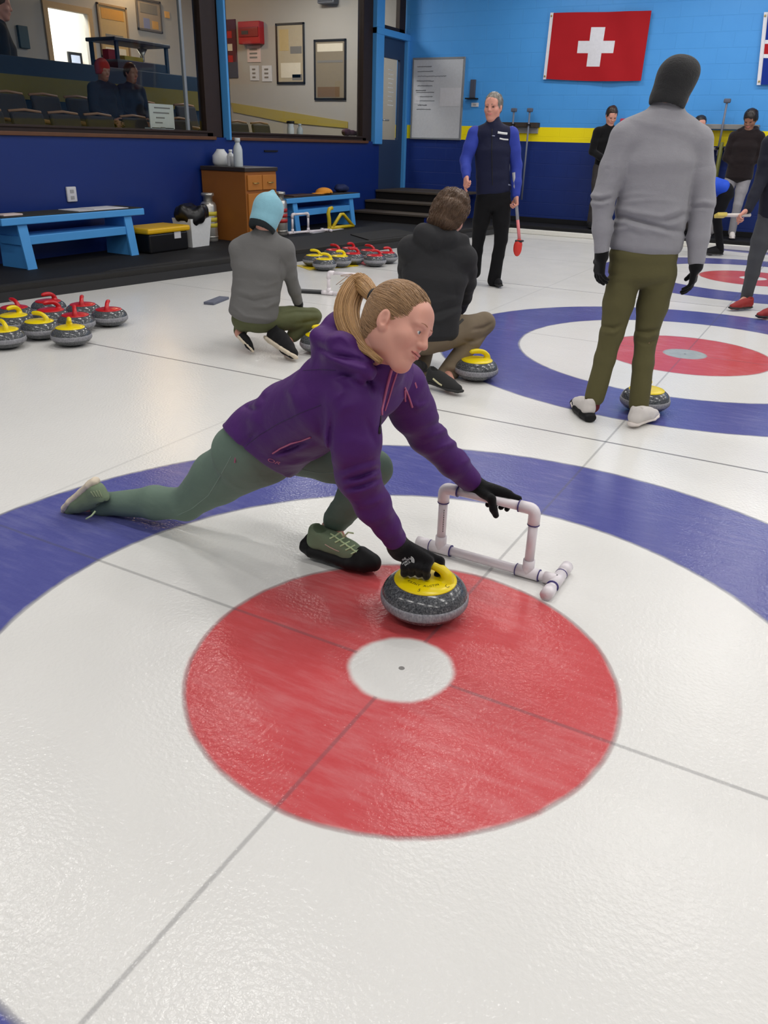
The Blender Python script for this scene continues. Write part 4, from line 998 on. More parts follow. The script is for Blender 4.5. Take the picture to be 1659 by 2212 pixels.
# glass display case standing on the reflection band
c0, c1 = hw(260, 140), hw(366, 150)
t_ = thing('display_case', A(HX-.3, (c0[1]+c1[1])/2, h1), 'dark framed glass display case standing on the dark teal band in the lounge', 'display case')
zt_ = hw(310, 88)[2]
for x in (HX-.55, HX-.04):
    for y in (c0[1], c1[1]): MB().box((x-.02, y-.025, h1-.02), (x+.02, y+.025, zt_)).build('post', TEAL, t_)
MB().box((HX-.6, c0[1]-.06, zt_-.05), (HX, c1[1]+.06, zt_), .01).build('top', plain('case_dark', (34, 28, 34), .5), t_)
MB().box((HX-.57, c0[1], h1-.02), (HX-.03, c1[1], h1+.12), .01).build('plinth', TEAL, t_)
MB().box((HX-.45, c0[1]+.3, h1+.12), (HX-.2, c1[1]-.35, h1+.19)).build('trophy_base', plain('trophy_yellow', (200, 176, 50), .5), t_)
MB().lathe([(0, 0), (.06, 0), (.02, .03), (.02, .1), (.08, .2), (0, .2)], A(HX-.3, c1[1]-.25, h1+.12), 14).build('cup', STEEL, t_)
MB().box((HX-.42, c0[1]+.08, h1+.12), (HX-.3, c0[1]+.22, h1+.26)).build('plaque', REDL, t_)
# dark wall box at upper left
a_, b_ = bw(34, 54), bw(62, 106); thingmesh('wall_sign', MB().box((BX, a_[1], b_[2]), (BX+.05, b_[1], a_[2]), .006), plain('sign_teal', (28, 62, 72), .6), 'dark teal sign on the lounge wall left of the bright doorway', 'sign')
# chairs for the spectators
CUSH = plain('chair_fabric', (52, 47, 46), .9, var=.15); WOODA = plain('chair_wood', (150, 112, 80), .5, .4); CHF = plain('chair_metal', (40, 38, 38), .4, .5, .4)
def make_chair():
    r = thing('lounge_chair', (0, 0, 0), 'x', 'chair', 'spectator chairs'); O = A(0, 0, 0)
    MB().box((-.24, -.22, .40), (.25, .22, .47), .03).build('seat', CUSH, r, O)
    MB().obox((-.24, 0, .72), (1, 0, .18), (0, 1, 0), (-.18, 0, 1), .03, .22, .23, .028).build('backrest', CUSH, r, O)
    for s in (-1, 1):
        MB().tube([A(-.27, s*.235, .66), A(-.05, s*.24, .655), A(.2, s*.24, .63)], .022, 8).build('armrest', WOODA, r, O)
        MB().tube([A(-.26, s*.235, 0), A(-.24, s*.235, .66)], .016, 8).build('leg', CHF, r, O); MB().tube([A(.2, s*.235, 0), A(.2, s*.24, .63)], .016, 8).build('leg', CHF, r, O)
    MB().tube([A(-.30, -.22, .955), A(-.30, 0, .975), A(-.30, .22, .955)], .016, 8).build('top_rail', WOODA, r, O)
    return r
ch = None
rows = [(-7.45, .62, [(20, 'a'), (84, 'b'), (168, 'c'), (246, 'd'), (322, 'e'), (420, 'f')], 'front'), (-8.35, .84, [(60, 'a'), (130, 'b'), (205, 'c'), (270, 'd'), (345, 'e'), (430, 'f')], 'back'), (-7.5, .60, [(545, 'a'), (592, 'b')], 'second')]
words = {'front': ['at the left edge of the photo in the front row', 'second from the left in the front row', 'third from the left in the front row', 'fourth from the left in the front row', 'behind the white sign in the front row', 'right of the silver mullion in the front row'],
         'back': ['at the left end of the back row', 'second from the left in the back row', 'third from the left in the back row', 'below the red hat in the back row', 'fifth from the left in the back row', 'right of the silver mullion in the back row'], 'second': ['seen through the second window, left of two', 'seen through the second window, right of two']}
for x, z, us, nm in rows:
    MB_ = MB().box((x-.5, -3, .3), (x+.42, 11.4 if nm != 'second' else 12.6, z))
    if nm != 'second': structure('trim_%d' % (14 if nm == 'front' else 15), MB_, plain('lounge_carpet', (60, 54, 50), .95))
    ys = [onx(u, 245, x)[1] for u, _ in us]
    for _i in range(40):
        for i in range(len(ys)-1):
            if ys[i+1]-ys[i] < .54: e_ = (.54-ys[i+1]+ys[i])/2; ys[i] -= e_; ys[i+1] += e_
    for y, wd_ in zip(ys, words[nm]):
        if nm == 'second': z = .62
        c = make_chair() if ch is None else copy_tree(ch); ch = ch or c
        place(c, (x, y, z), 0, 'dark wood-armed lounge chair '+wd_, 'spectator chairs')
# sill things
sx = WX-.16
a_, b_ = onx(321, 223, sx), onx(378, 279, sx); t_ = thing('sign', A(sx, (a_[1]+b_[1])/2, b_[2]), 'white printed sign standing on the sill inside the first window', 'sign')
MB().box((sx-.012, a_[1], b_[2]), (sx, b_[1], a_[2])).build('sheet', plain('sign_paper', (196, 198, 190), .7), t_)
for j, (f0, f1) in enumerate(((.2, .85), (.15, .8), (.25, .6), (.2, .5), (.4, .6))): MB().box((sx, a_[1]+(b_[1]-a_[1])*f0, a_[2]-.05-.055*j), (sx+.002, a_[1]+(b_[1]-a_[1])*f1, a_[2]-.035-.055*j)).build('text_line', INKB, t_)
MB().box((sx-.12, a_[1]+.02, zs), (sx+.0, b_[1]-.02, b_[2]+.01)).build('foot', CLR, t_)
LZ = structure('trim_16', MB().box((WX-.34, -3, zs-.03), (WX-.13, qb, zs+.015)), plain('ledge_dark', (52, 50, 42), .6)); 
p_ = onx(628, 296, WX-.24); bottle(A(WX-.24, p_[1], zs+.015), .055, .24, .05, 'white drinking bottle with a black cap on the sill of the second window', MILK, BLK, 'drink_bottle')
p_ = onx(648, 297, WX-.24); bottle(A(WX-.24, p_[1], zs+.015), .05, .21, .02, 'clear water bottle right of the white bottle on the sill of the second window', CLR, None, 'water_bottle')
p_ = onx(765, 290, WX-.24); g = Blob(.02).rc(p_+A(0, -.3, .02), p_+A(0, .3, .01), .05, .035).ell(p_+A(0, -.25, .03), (.06, .12, .05)).noise(.008, 30, 2); V, Q = g.mesh(.012); V[:, 2] = np.maximum(V[:, 2], zs+.016)
tag(mkobj('folded_cloth', V, Q, plain('plum_cloth', (66, 30, 52), .9), None, True, p_), 'dark purple cloth on the sill at the right of the second window', 'cloth')

# ================================================================= PEOPLE: builders
def skin(name, rgb, rough=.5):
    if name in _cache: return _cache[name]
    m, b, t = base(name, rough, .4); c = lin(rgb); o = t.coord(); n = t.noise(o, 18, 4)
    t.link(t.mix(n, tuple(x*.92 for x in c), (min(1, c[0]*1.06), c[1]*1.0, c[2]*.98)), b.inputs['Base Color'])
    b.inputs['Subsurface Weight'].default_value = .12; b.inputs['Subsurface Radius'].default_value = (.012, .005, .003); b.inputs['Subsurface Scale'].default_value = 1.0
    t.link(t.bump(t.noise(o, 420, 2), .08, .001), b.inputs['Normal']); _cache[name] = m; return m
def shell(name, rgb, var=.12, rough=.6, spec=.4):
    """windproof / stretch cloth with soft folds"""
    if name in _cache: return _cache[name]
    m, b, t = base(name, rough, spec, sheen=.03); c = lin(rgb); o = t.coord(); n = t.noise(o, 7, 5, .6)
    t.link(t.mix(n, tuple(x*(1-var) for x in c), tuple(min(1, x*(1+var)) for x in c)), b.inputs['Base Color'])
    w0 = t.noise(t.mapping(o, (1, 1, 1.5)), 6, 4, .5); w = t.math('MULTIPLY', t.math('ABSOLUTE', t.math('SUBTRACT', w0, .5)), 1.6); f = t.noise(o, 500, 2)
    t.link(t.bump(t.math('ADD', t.math('MULTIPLY', w, 3.0), t.math('MULTIPLY', f, .12)), .16, .012), b.inputs['Normal'])
    _cache[name] = m; return m
class Frame:
    def __init__(s, o, fwd, up, k=1.0):
        s.o = np.asarray(o, float); s.f = nrm(fwd); s.u = nrm(np.asarray(up)-s.f*(np.asarray(up) @ s.f)); s.r = np.cross(s.f, s.u); s.k = k
    def p(s, x, y, z): return s.o+(s.r*x+s.f*y+s.u*z)*s.k
    def loc(s, P): q = (P-s.o)/s.k; return np.stack([q @ s.r, q @ s.f, q @ s.u], -1)
    @property
    def ax(s): return (s.r, s.f, s.u)
def head_shape(B, F, fine=False, fem=False):
    e = lambda c, r, k=.02, op=1: B.ell(F.p(*c), np.array(r)*F.k, F.ax, k*F.k, op)
    c = lambda a, b, ra, rb, k=.012, op=1: B.rc(F.p(*a), F.p(*b), ra*F.k, rb*F.k, k*F.k, op)
    e((0, -.012, .036), (.075, .096, .086))
    e((0, .022, -.030), (.063, .070, .080), .03)
    c((0, .026, -.055), (0, .060, -.103), .046, .023, .03)
    for s in (-1, 1):
        c((s*.045, .0, -.055), (s*.018, .058, -.103), .018, .016, .03)     # jaw line
        e((s*.036, .058, -.030), (.027, .026, .026), .025)                   # cheek
        e((s*.030, .078, .014), (.024, .016, .010), .016)                    # brow
        e((s*.031, .098, -.004), (.017, .015, .011), .012, -1)               # socket
    e((0, .070, .040), (.052, .020, .032), .03)                              # forehead
    c((0, .0885, .010), (0, .105, -.030), .0092, .0112, .014)                 # nose
    e((0, .104, -.034), (.0125, .0105, .0095), .008)
    for s in (-1, 1): e((s*.0125, .094, -.036), (.0075, .010, .0075), .006)
    e((0, .080, -.066), (.027, .016, .020), .016)                            # mouth mound
    e((0, .0965 if fem else .0955, -.0600), (.0245, .0068, .0046), .004); e((0, .0955, -.0695), (.0200, .0070, .0056), .004)
    e((0, .072, -.101), (.017, .014, .013), .016)                            # chin
    for s in (-1, 1):
        e((s*.077, -.010, -.010), (.0085, .0185, .0290), .006); e((s*.073, -.002, -.034), (.007, .0105, .0115), .006)
        if fine: e((s*.0865, -.006, -.006), (.0075, .0095, .0175), .005, -1); e((s*.0835, -.004, -.020), (.007, .007, .009), .004, -1)
def lids(B, F):
    for s in (-1, 1):
        c = F.p(s*.031, .0785, -.003)
        B.ell(c, A(.0150, .0142, .0128)*F.k, F.ax, .008*F.k)
        q = F.p(s*.0315, .0945, -.0048)
        B.ell(q, A(.0155, .0100, .0042)*F.k, F.ax, .0025*F.k, -1)
def hand_shape(B, wr, D, Nn, ts, curl, g=.0, k=1.0, thumb=(.55, .75, .25), tcurl=.5, spread=.06, fing=None):
    """five fingers on a palm. D to the fingertips, Nn the way the palm faces, ts=+1/-1 thumb side along D x Nn"""
    D = nrm(D); Nn = nrm(np.asarray(Nn)-D*(np.asarray(Nn) @ D)); S = np.cross(D, Nn)*ts
    wr = np.asarray(wr, float)
    B.rc(wr-D*.02*k, wr+D*.02*k, (.026+g)*k, (.028+g)*k, .014*k, 1, (Nn, .78))
    for s in (.024, .008, -.008, -.024): B.rc(wr+(D*.02+S*s*.75)*k, wr+(D*.088+S*s*1.15)*k, (.015+g)*k, (.0125+g)*k, .010*k)
    Ls = (.074, .082, .077, .060)
    for i, s in enumerate((.031, .0105, -.0100, -.0295)):
        p_ = wr+(D*(.092-.004*abs(i-1.2))+S*s)*k; a = 0.0; cc = curl[i] if fing is None else fing[i]
        d0 = nrm(D+S*(1.5-i)*spread); r = (.0088 if i < 3 else .0078)+g*.7
        for j, fr in enumerate((.44, .31, .25)):
            a += cc[j]; d = d0*math.cos(a)+Nn*math.sin(a)
            q = p_+d*Ls[i]*fr*k; B.rc(p_, q, r*k, r*.92*k, .0045*k); p_ = q; r *= .93
    p_ = wr+(D*.028+S*.026)*k; d = nrm(D*thumb[0]+S*thumb[1]+Nn*thumb[2]); r = .0125+g*.8
    q = p_+d*.038*k; B.rc(p_, q, (r+.002)*k, r*k, .010*k); p_ = q
    for j, L in enumerate((.034, .028)):
        d = nrm(d+(D*.3+Nn*tcurl-S*.35)*.7); q = p_+d*L*k; B.rc(p_, q, r*k, r*.85*k, .005*k); p_ = q; r *= .88
CURL = {'relax': [(.25, .35, .25), (.3, .4, .3), (.35, .45, .3), (.4, .45, .3)], 'fist': [(1.3, 1.5, .9)]*4, 'grip': [(.9, 1.2, .8)]*4, 'open': [(.1, .15, .1)]*4}
def shoe(parent, heel, toe, up, w, mu, ms_, ma=None, name='shoe', h=.007, thick=.026, tall=.0, cover=None):
    heel = np.asarray(heel, float); toe = np.asarray(toe, float); L = np.linalg.norm(toe-heel); F = Frame(heel, toe-heel, up)
    k = L/.27; P = lambda y, z, x=0: F.p(x, y*k, z*k)
    U = Blob(.022)
    U.rc(P(.035, .052), P(.035, .085), .033*k, .034*k).rc(P(.035, .045), P(.10, .05), .036*k, .037*k).rc(P(.10, .052), P(.17, .036), .037*k, .038*k).rc(P(.17, .034), P(.235, .026), .037*k, .028*k, None, 1, None)
    U.rc(P(.06, .07), P(.14, .052), .030*k, .028*k)
    c = P(.052, .118); U.rc(c, P(.045, .10), .030*k, .026*k, .008, -1)
    up_ = solid(name, U, h, mu, parent)
    S = Blob(.008)
    st = [(P(.0, .014), F.r, .026*k, thick*.5*k), (P(.03, .013), F.r, .037*k, thick*.52*k), (P(.10, .013), F.r, .035*k, thick*.5*k), (P(.18, .013), F.r, .047*k*w, thick*.5*k), (P(.235, .015), F.r, .038*k*w, thick*.46*k), (P(.27, .020), F.r, .020*k, thick*.36*k)]
    S.loft(st);
    s_ = solid('sole', S, h, ms_, up_, mats=None)
    return up_, F, k
def eyeballs(F, parent, iris=(96, 120, 130)):
    EW = plain('eye_white', (226, 220, 214), .2); EI = plain('iris_%d' % iris[0], iris, .2); EP = plain('pupil', (10, 10, 12), .1)
    for s in (-1, 1):
        c = F.p(s*.031, .0785, -.004); r = .0128*F.k
        mb = MB(); n = 20; prof = [(r*math.sin(a), -r*math.cos(a)) for a in np.linspace(0, PI-.46, n)]
        e = mb.lathe(prof, c, 20, F.f).build('eyeball', EW, parent, None)
        MB().lathe([(r*math.sin(a), r*math.cos(a)) for a in np.linspace(.47, .2, 5)]+[(0, r*math.cos(.2)*1.005)], c, 20, F.f).build('iris', EI, e, np.array(parent['_o']))
        MB().lathe([(r*math.sin(a), r*1.012*math.cos(a)) for a in np.linspace(.21, 0.01, 4)], c, 14, F.f).build('pupil', EP, e, np.array(parent['_o']))
def strands(name, paths, r, mat, parent, n=5):
    mb = MB()
    for p_ in paths:
        m = len(p_); mb.tube(p_, [r*(.35+.65*math.sin(PI*min(1, (i+.6)/m*1.0))**.5) for i in range(m)], n, True)
    return mb.build(name, mat, parent)
def hair_mat(name, c0, c1):
    if name in _cache: return _cache[name]
    m, b, t = base(name, .42, .5); g = t.add('ShaderNodeNewGeometry')
    n = t.noise(t.coord(), 40, 3)
    f = t.math('ADD', t.math('MULTIPLY', g.outputs['Random Per Island'], .6), t.math('MULTIPLY', n, .4))
    t.link(t.mix(f, lin(c0), lin(c1)), b.inputs['Base Color']); _cache[name] = m; return m
def lips_fm(F, wide=.028):
    def fm(P):
        q = F.loc(P); return ((np.abs(q[:, 2]+.0655-1.1*np.abs(q[:, 0])**1.5) < .0100-.008*np.abs(q[:, 0]/wide)**1.6) & (np.abs(q[:, 0]) < wide) & (q[:, 1] > .082)).astype(int)
    return fm
def tuck(*pts): return [np.asarray(p_, float) for p_ in pts]

# ================================================================= THE LUNGING WOMAN IN PURPLE
W0 = A(-.55, .42, 0)
wm = thing('person', W0, 'woman in purple hooded jacket and green leggings lunging low with a curling stone', 'person')
SKW = skin('skin_fair', (214, 158, 140)); LIP = plain('lip_rose', (196, 118, 110), .4)
PUR = shell('purple_shell', (76, 34, 104), .12, .55, .22)
PURD = shell('purple_shell_lining', (58, 32, 84), .10, .55, .4)
GRNL = shell('sage_leggings', (104, 124, 111), .07, .72, .25)
GLV = knit('black_glove', (15, 15, 17), .85, 300, .4)
PINK = plain('pink_zip', (176, 92, 128), .5)
hf = CR*.86-CU*.42-CF*.39; hu = CU*.90+CR*.45-CF*.10
HF = Frame(at(859, 701, 2.03), hf, hu, .885)
wj = dict(Rsh=at(762, 868, 2.12), Lsh=at(866, 836, 2.40), Rel=at(772, 1028, 2.23), Rwr=at(850, 1160, 2.42), Lel=at(922, 942, 2.57), Lwr=at(1012, 1034, 2.72),
          Rhip=at(552, 985, 2.66), Lhip=at(628, 962, 2.80), Rkn=at(402, 1088, 2.95), Ran=at(222, 1088, 3.12), Lkn=at(806, 1012, 2.66), Lan=at(714, 1142, 2.85), neck=at(808, 792, 2.15))
latS = nrm(wj['Rsh']-wj['Lsh']); latH = nrm(wj['Rhip']-wj['Lhip'])
latM = nrm(latS+latH)
t_pel, t_wai, t_che, t_sho = at(566, 964, 2.66), at(644, 908, 2.48), at(738, 858, 2.29), at(796, 828, 2.22)
# body: one continuous skin under the clothes
HB = Blob(.02)
head_shape(HB, HF, True, True); lids(HB, HF)
HB.rc(HF.p(0, -.022, -.045), wj['neck'], .050, .054, .03)
B = Blob(.02)
B.rc(HF.p(0, -.024, -.06), wj['neck'], .046, .052, .03)
B.loft([(wj['neck'], latS, .06, .055), (t_sho, latS, .13, .07), (t_che, latS, .14, .095), (t_wai, latM, .125, .09), (t_pel, latH, .14, .105)], .03)
for a, b, c, ra, rb, rc_ in (('Rsh', 'Rel', 'Rwr', .045, .036, .026), ('Lsh', 'Lel', 'Lwr', .045, .036, .026)): B.chain([wj[a], wj[b], wj[c]], [ra, rb, rc_], .02)
for a, b, c in (('Rhip', 'Rkn', 'Ran'), ('Lhip', 'Lkn', 'Lan')): B.chain([wj[a], wj[b], wj[b]*.6+wj[c]*.4, wj[c]], [.075, .05, .05, .032], .03)
rh_toe, rh_heel = at(140, 1104, 3.14), at(212, 1062, 3.03)
lh_heel, lh_toe = onz(668, 1192, .02), onz(806, 1228, .02)
B.rc(wj['Lan'], lh_heel*.3+lh_toe*.7+A(0, 0, .03), .030, .022); B.rc(wj['Ran'], rh_toe*.8+rh_heel*.2, .030, .022)
hR, hL = at(893, 1208, 2.475), at(1062, 1066, 2.745)
B.rc(wj['Rwr'], hR, .024, .018); B.rc(wj['Lwr'], hL, .024, .018)
V1, Q1 = HB.mesh(.0019); V1 = relax(V1, Q1, 2)
V2, Q2 = B.mesh(.007); V2 = relax(V2, Q2, 1)
V = np.vstack([V1, V2]); Q = np.vstack([Q1, Q2+len(V1)])
mkobj('body', V, Q, SKW, wm, True, mats=[SKW, LIP], fmat=lips_fm(HF)(V[Q].mean(1)))
eyeballs(HF, wm)
hbt = BVHTree.FromPolygons([tuple(v) for v in V1], [tuple(int(i) for i in q) for q in Q1])
pts = []
for x in np.linspace(-.026, .026, 15):
    o_ = HF.p(x, .15, -.0655+1.1*abs(x)**1.5); r_ = hbt.ray_cast(Vector(o_), Vector(-HF.f)); 
    if r_[0] is not None: pts.append(np.array(r_[0]))
MB().tube(pts, .0011, 5).build('mouth_line', plain('mouth_dark', (118, 56, 54), .5), wm)
# brows and lashes
BRW = plain('brow_brown', (176, 128, 102), .8); LSH = plain('lash_brown', (84, 58, 48), .7)
for s in (-1, 1):
    pts = []
    for t in np.linspace(0, 1, 9):
        r_ = hbt.ray_cast(Vector(HF.p(s*(.013+.034*t), .16, .0205+.0035*math.sin(PI*t*.75)-.003*t)), Vector(-HF.f))
        if r_[0] is not None: pts.append(np.array(r_[0])+HF.f*.0002)
    MB().tube(pts, [.0018*(1-.5*abs(2*i/8-.7)) for i in range(len(pts))], 6, True, None).build('eyebrow', BRW, wm)
    pts = [HF.p(s*(.0180+.0280*t), .0915-.006*(2*t-.9)**2-.005*t, .0006-.0042*(2*t-1)**2) for t in np.linspace(0, 1, 8)]
    MB().tube(pts, .0011, 5).build('eyelashes', LSH, wm)
# leggings
B = Blob(.03)
B.loft([(t_pel*.6+t_wai*.4, latM, .14, .115), (t_pel, latH, .155, .125), (at(520, 985, 2.70), latH, .14, .11)])
B.chain([at(545, 985, 2.68), at(470, 1032, 2.83), wj['Rkn'], at(335, 1086, 3.02), wj['Ran'], at(213, 1090, 3.13)], [.112, .094, .061, .063, .044, .040], .025)
B.chain([wj['Lhip'], at(715, 988, 2.72), wj['Lkn'], at(765, 1074, 2.74), at(726, 1124, 2.825)], [.105, .085, .062, .058, .048], .025)
for q in ([(704, 1096), (735, 1112), (772, 1118)], [(698, 1106), (730, 1124), (764, 1132)], [(712, 1086), (740, 1100), (778, 1106)]): B.fold(q, .005, 4, wj['Lan'])
B.noise(.0014, 26, 4)
lg = solid('leggings', B, .008, GRNL, wm)
lt = tree_of([lg])
SEAM = plain('legging_seam', (130, 150, 138), .7)
seam('leg_seam', lt, [(500, 985), (472, 1035), (450, 1070), (415, 1098), (378, 1116)], .0014, SEAM, lg, .2)
seam('leg_seam', lt, [(640, 1012), (690, 1022), (735, 1020)], .0012, SEAM, lg, .2)
# jacket
B = Blob(.03)
hem = at(540, 978, 2.67)
B.loft([(hem, latH, .165, .128), (t_pel*.75+t_wai*.25, latH, .168, .135), (t_wai, latM, .158, .128), (t_che, latS, .172, .132), (t_sho, latS, .165, .102), (wj['neck']*.85+t_sho*.15, latS, .085, .082)], .03)
B.chain([wj['Rsh'], at(764, 950, 2.16), wj['Rel'], at(806, 1092, 2.31), wj['Rwr']*.8+wj['Rel']*.2, wj['Rwr']], [.080, .074, .060, .052, .040, .035], .022)
B.chain([wj['Lsh'], at(892, 888, 2.48), wj['Lel'], wj['Lel']*.4+wj['Lwr']*.6, wj['Lwr']], [.080, .070, .058, .048, .040], .022)
cuffR = wj['Rwr']; dR = nrm(wj['Rwr']-wj['Rel']); dL = nrm(wj['Lwr']-wj['Lel'])
B.rc(cuffR-dR*.018, cuffR+dR*.006, .037, .037, .004); B.rc(wj['Lwr']-dL*.018, wj['Lwr']+dL*.008, .041, .040, .004)
B.plane(at(556, 976, 2.66), -CR*.63-CU*.78+CF*.05)
# collar and hood
neck = wj['neck']
cu = nrm(HF.o-neck)
B.rc(neck-cu*.01, neck+cu*.045+CR*.012, .080, .072, .02)
hb = [at(786, 800, 2.04), at(742, 762, 2.08), at(712, 742, 2.18), at(722, 738, 2.30), at(760, 760, 2.36)]
B.chain(hb, [.036, .046, .046, .044, .036], .025)
B.chain([at(750, 668, 2.20), at(728, 705, 2.17), at(714, 748, 2.17)], [.022, .034, .040], .022)
B.chain([at(712, 742, 2.10), at(690, 728, 2.14), at(694, 726, 2.22)], [.022, .024, .020], .014)
B.ell(at(748, 806, 2.2), (.10, .12, .075), (CR, CF, CU), .04)
# folds
for pts, amp, w, ref in (
        ([(742, 1030), (770, 1018), (800, 1010), (818, 1002)], .007, 6, wj['Rel']), ([(740, 1016), (768, 1004), (806, 994)], -.006, 5, wj['Rel']), ([(746, 1046), (780, 1040), (816, 1024)], .007, 6, wj['Rel']), ([(745, 1037), (780, 1029), (815, 1014)], -.007, 4, wj['Rel']),
        ([(752, 1066), (782, 1060), (820, 1046)], .005, 6, wj['Rel']), ([(750, 1056), (782, 1050), (816, 1036)], -.006, 4, wj['Rel']), ([(776, 1092), (806, 1088), (838, 1072)], .004, 6, at(806, 1090, 2.3)), ([(790, 1132), (820, 1122), (850, 1104)], .005, 5, wj['Rwr']), ([(795, 1122), (822, 1112), (846, 1094)], -.005, 4, wj['Rwr']),
        ([(735, 812), (775, 808), (800, 828), (808, 858)], -.005, 4, wj['Rsh']), ([(722, 868), (734, 850), (748, 838)], .006, 6, wj['Rsh']), ([(712, 868), (719, 900), (713, 935), (714, 985)], -.010, 5, at(715, 930, 2.2)), ([(706, 880), (709, 920), (704, 960)], .005, 7, at(706, 920, 2.2)),
        ([(728, 900), (740, 880), (770, 872)], .004, 7, wj['Rsh']), ([(790, 905), (800, 935), (812, 960)], -.004, 6, wj['Rsh']), ([(725, 960), (760, 950), (800, 962)], .003, 9, at(764, 950, 2.16)),
        ([(528, 880), (550, 886), (580, 878)], -.005, 5, t_wai), ([(575, 848), (592, 868), (604, 884)], .005, 6, t_wai), ([(566, 858), (582, 876), (596, 892)], -.005, 5, t_wai), ([(620, 838), (632, 858), (640, 880)], .004, 6, t_che), ([(535, 905), (575, 918), (610, 915)], .004, 7, t_wai), ([(700, 793), (708, 812), (712, 835)], .004, 5, t_che),
        ([(520, 968), (560, 928), (620, 897), (700, 872)], -.006, 4, t_wai), ([(590, 981), (630, 966), (680, 941)], -.006, 4, at(640, 960, 2.36)), ([(600, 990), (650, 975), (700, 950)], .005, 8, at(640, 970, 2.36)), ([(560, 990), (600, 1008), (650, 1004)], .004, 8, at(600, 1000, 2.5)),
        ([(886, 868), (905, 880), (925, 872)], .005, 6, wj['Lsh']), ([(898, 915), (925, 908), (950, 896)], .006, 6, wj['Lel']), ([(905, 928), (932, 920), (956, 908)], -.006, 4, wj['Lel']), ([(918, 950), (945, 938), (968, 926)], .006, 6, wj['Lel']), ([(940, 975), (968, 962), (990, 952)], .005, 6, wj['Lel']), ([(950, 985), (975, 972), (998, 962)], -.005, 4, wj['Lwr']), ([(975, 1015), (1000, 1000), (1018, 990)], .004, 5, wj['Lwr']),
        ([(688, 748), (720, 768), (770, 776), (818, 792)], -.007, 5, at(750, 770, 2.05)), ([(700, 736), (735, 724), (762, 742)], .007, 8, at(735, 735, 2.08)), ([(720, 700), (735, 690), (750, 705)], .005, 6, at(735, 700, 2.15)), ([(700, 762), (740, 786), (800, 800)], .005, 7, at(750, 790, 2.06))):
    B.fold(pts, amp, w, ref)
B.noise(.0014, 16, 11, (1, 1, 1.2)).noise(.0006, 60, 12)
jk = solid('jacket', B, .0046, PUR, wm)
jt = tree_of([jk])
# zips, cords and marks on the jacket
seam('front_zip', jt, [(846, 797), (838, 826), (830, 856), (824, 884), (824, 897)], .0042, PINK, jk, .25)
seam('front_zip', jt, [(857, 805), (848, 832), (838, 866), (830, 890)], .0030, PINK, jk, .25)
seam('pocket_zip', jt, [(589, 979), (606, 968), (628, 958), (652, 951), (674, 943)], .0030, PINK, jk, .3)
seam('sleeve_zip', jt, [(874, 838), (882, 855), (888, 872), (891, 880)], .0034, PINK, jk, .3)
seam('zip_pull', jt, [(874, 842), (874, 858), (876, 868)], .0030, PINK, jk, .5)
DARKC = plain('dark_cord', (30, 22, 34), .6)
MB().tube([at(823, 898, 2.115), at(822, 912, 2.12), at(820, 922, 2.12)], .0022, 6).tube([at(820, 922, 2.12), at(819, 937, 2.12)], .0055, 8).build('zip_pull', DARKC, jk)
MB().tube([at(512, 972, 2.52), at(509, 984, 2.52), at(507, 1000, 2.525)], .0024, 6).build('hem_cord', PINK, jk)
seam('hem_cord', jt, [(512, 972), (521, 968)], .003, PINK, jk, .3)
P_, N_ = hit(jt, 816, 777)
if P_ is not None: MB().tube([P_+CU*.010+CR*.003+N_*.006, P_-CU*.006-CR*.003+N_*.006], .0055, 8).build('cord_lock', PINK, jk); MB().tube([P_-CR*.016+CU*.006+N_*.002, P_+N_*.004, P_+CR*.007-CU*.012+N_*.003], .0016, 6).build('cord', DARKC, jk)
decal('logo', jt, 'OR', .030, 580, 992, 602, 1000, PINK, jk, shear=.2)
decal('logo_patch', jt, '///', .024, 893, 838, 904, 828, PINK, jk, space=.6)
seam('side_seam', jt, [(520, 972), (560, 940), (600, 916), (650, 892), (700, 872)], .0012, PURD, jk, .1)
seam('yoke_seam', jt, [(655, 800), (690, 798), (730, 800)], .0010, PURD, jk, .1)
# hair: scalp cap, combed strands and ponytail
HBR = hair_mat('hair_blonde', (112, 84, 58), (186, 146, 104)); HUN = plain('hair_root', (112, 86, 62), .7, var=.15, vscale=60)
PTL = hair_mat('hair_ponytail', (134, 98, 60), (206, 162, 108))
B = Blob(.012); k_ = HF.k
B.ell(HF.p(0, -.014, .038), A(.0785, .0985, .0880)*k_, HF.ax)
B.ell(HF.p(0, -.040, -.018), A(.068, .066, .066)*k_, HF.ax, .03)
B.rc(HF.p(0, .13, -.02), HF.p(0, .115, .060), .085*k_, .050*k_, .010, -1)
for s in (-1, 1): B.rc(HF.p(s*.095, .060, -.085), HF.p(s*.088, .070, -.005), .052*k_, .030*k_, .012, -1); B.ell(HF.p(s*.090, -.006, -.022), A(.016, .015, .024)*k_, HF.ax, .006, -1)
hr = solid('hair', B, .0035, HUN, wm)
tie = HF.p(0, -.108, .050)
rs = np.random.RandomState(3)
paths = []
cc = HF.p(0, -.014, .034); ct_ = HF.loc(tie[None])[0]-A(0, -.014, .034)
def on_scalp(d, lift=1.0): return A(.0785, .0985, .0885)*d*lift
dt = nrm(ct_/A(.0785, .0985, .0885))
ht = tree_of([hr]); hv = np.array([v.co for v in hr.data.vertices])+W0; hc = HF.p(0, -.014, .030)
tq = nrm(tie-hc)
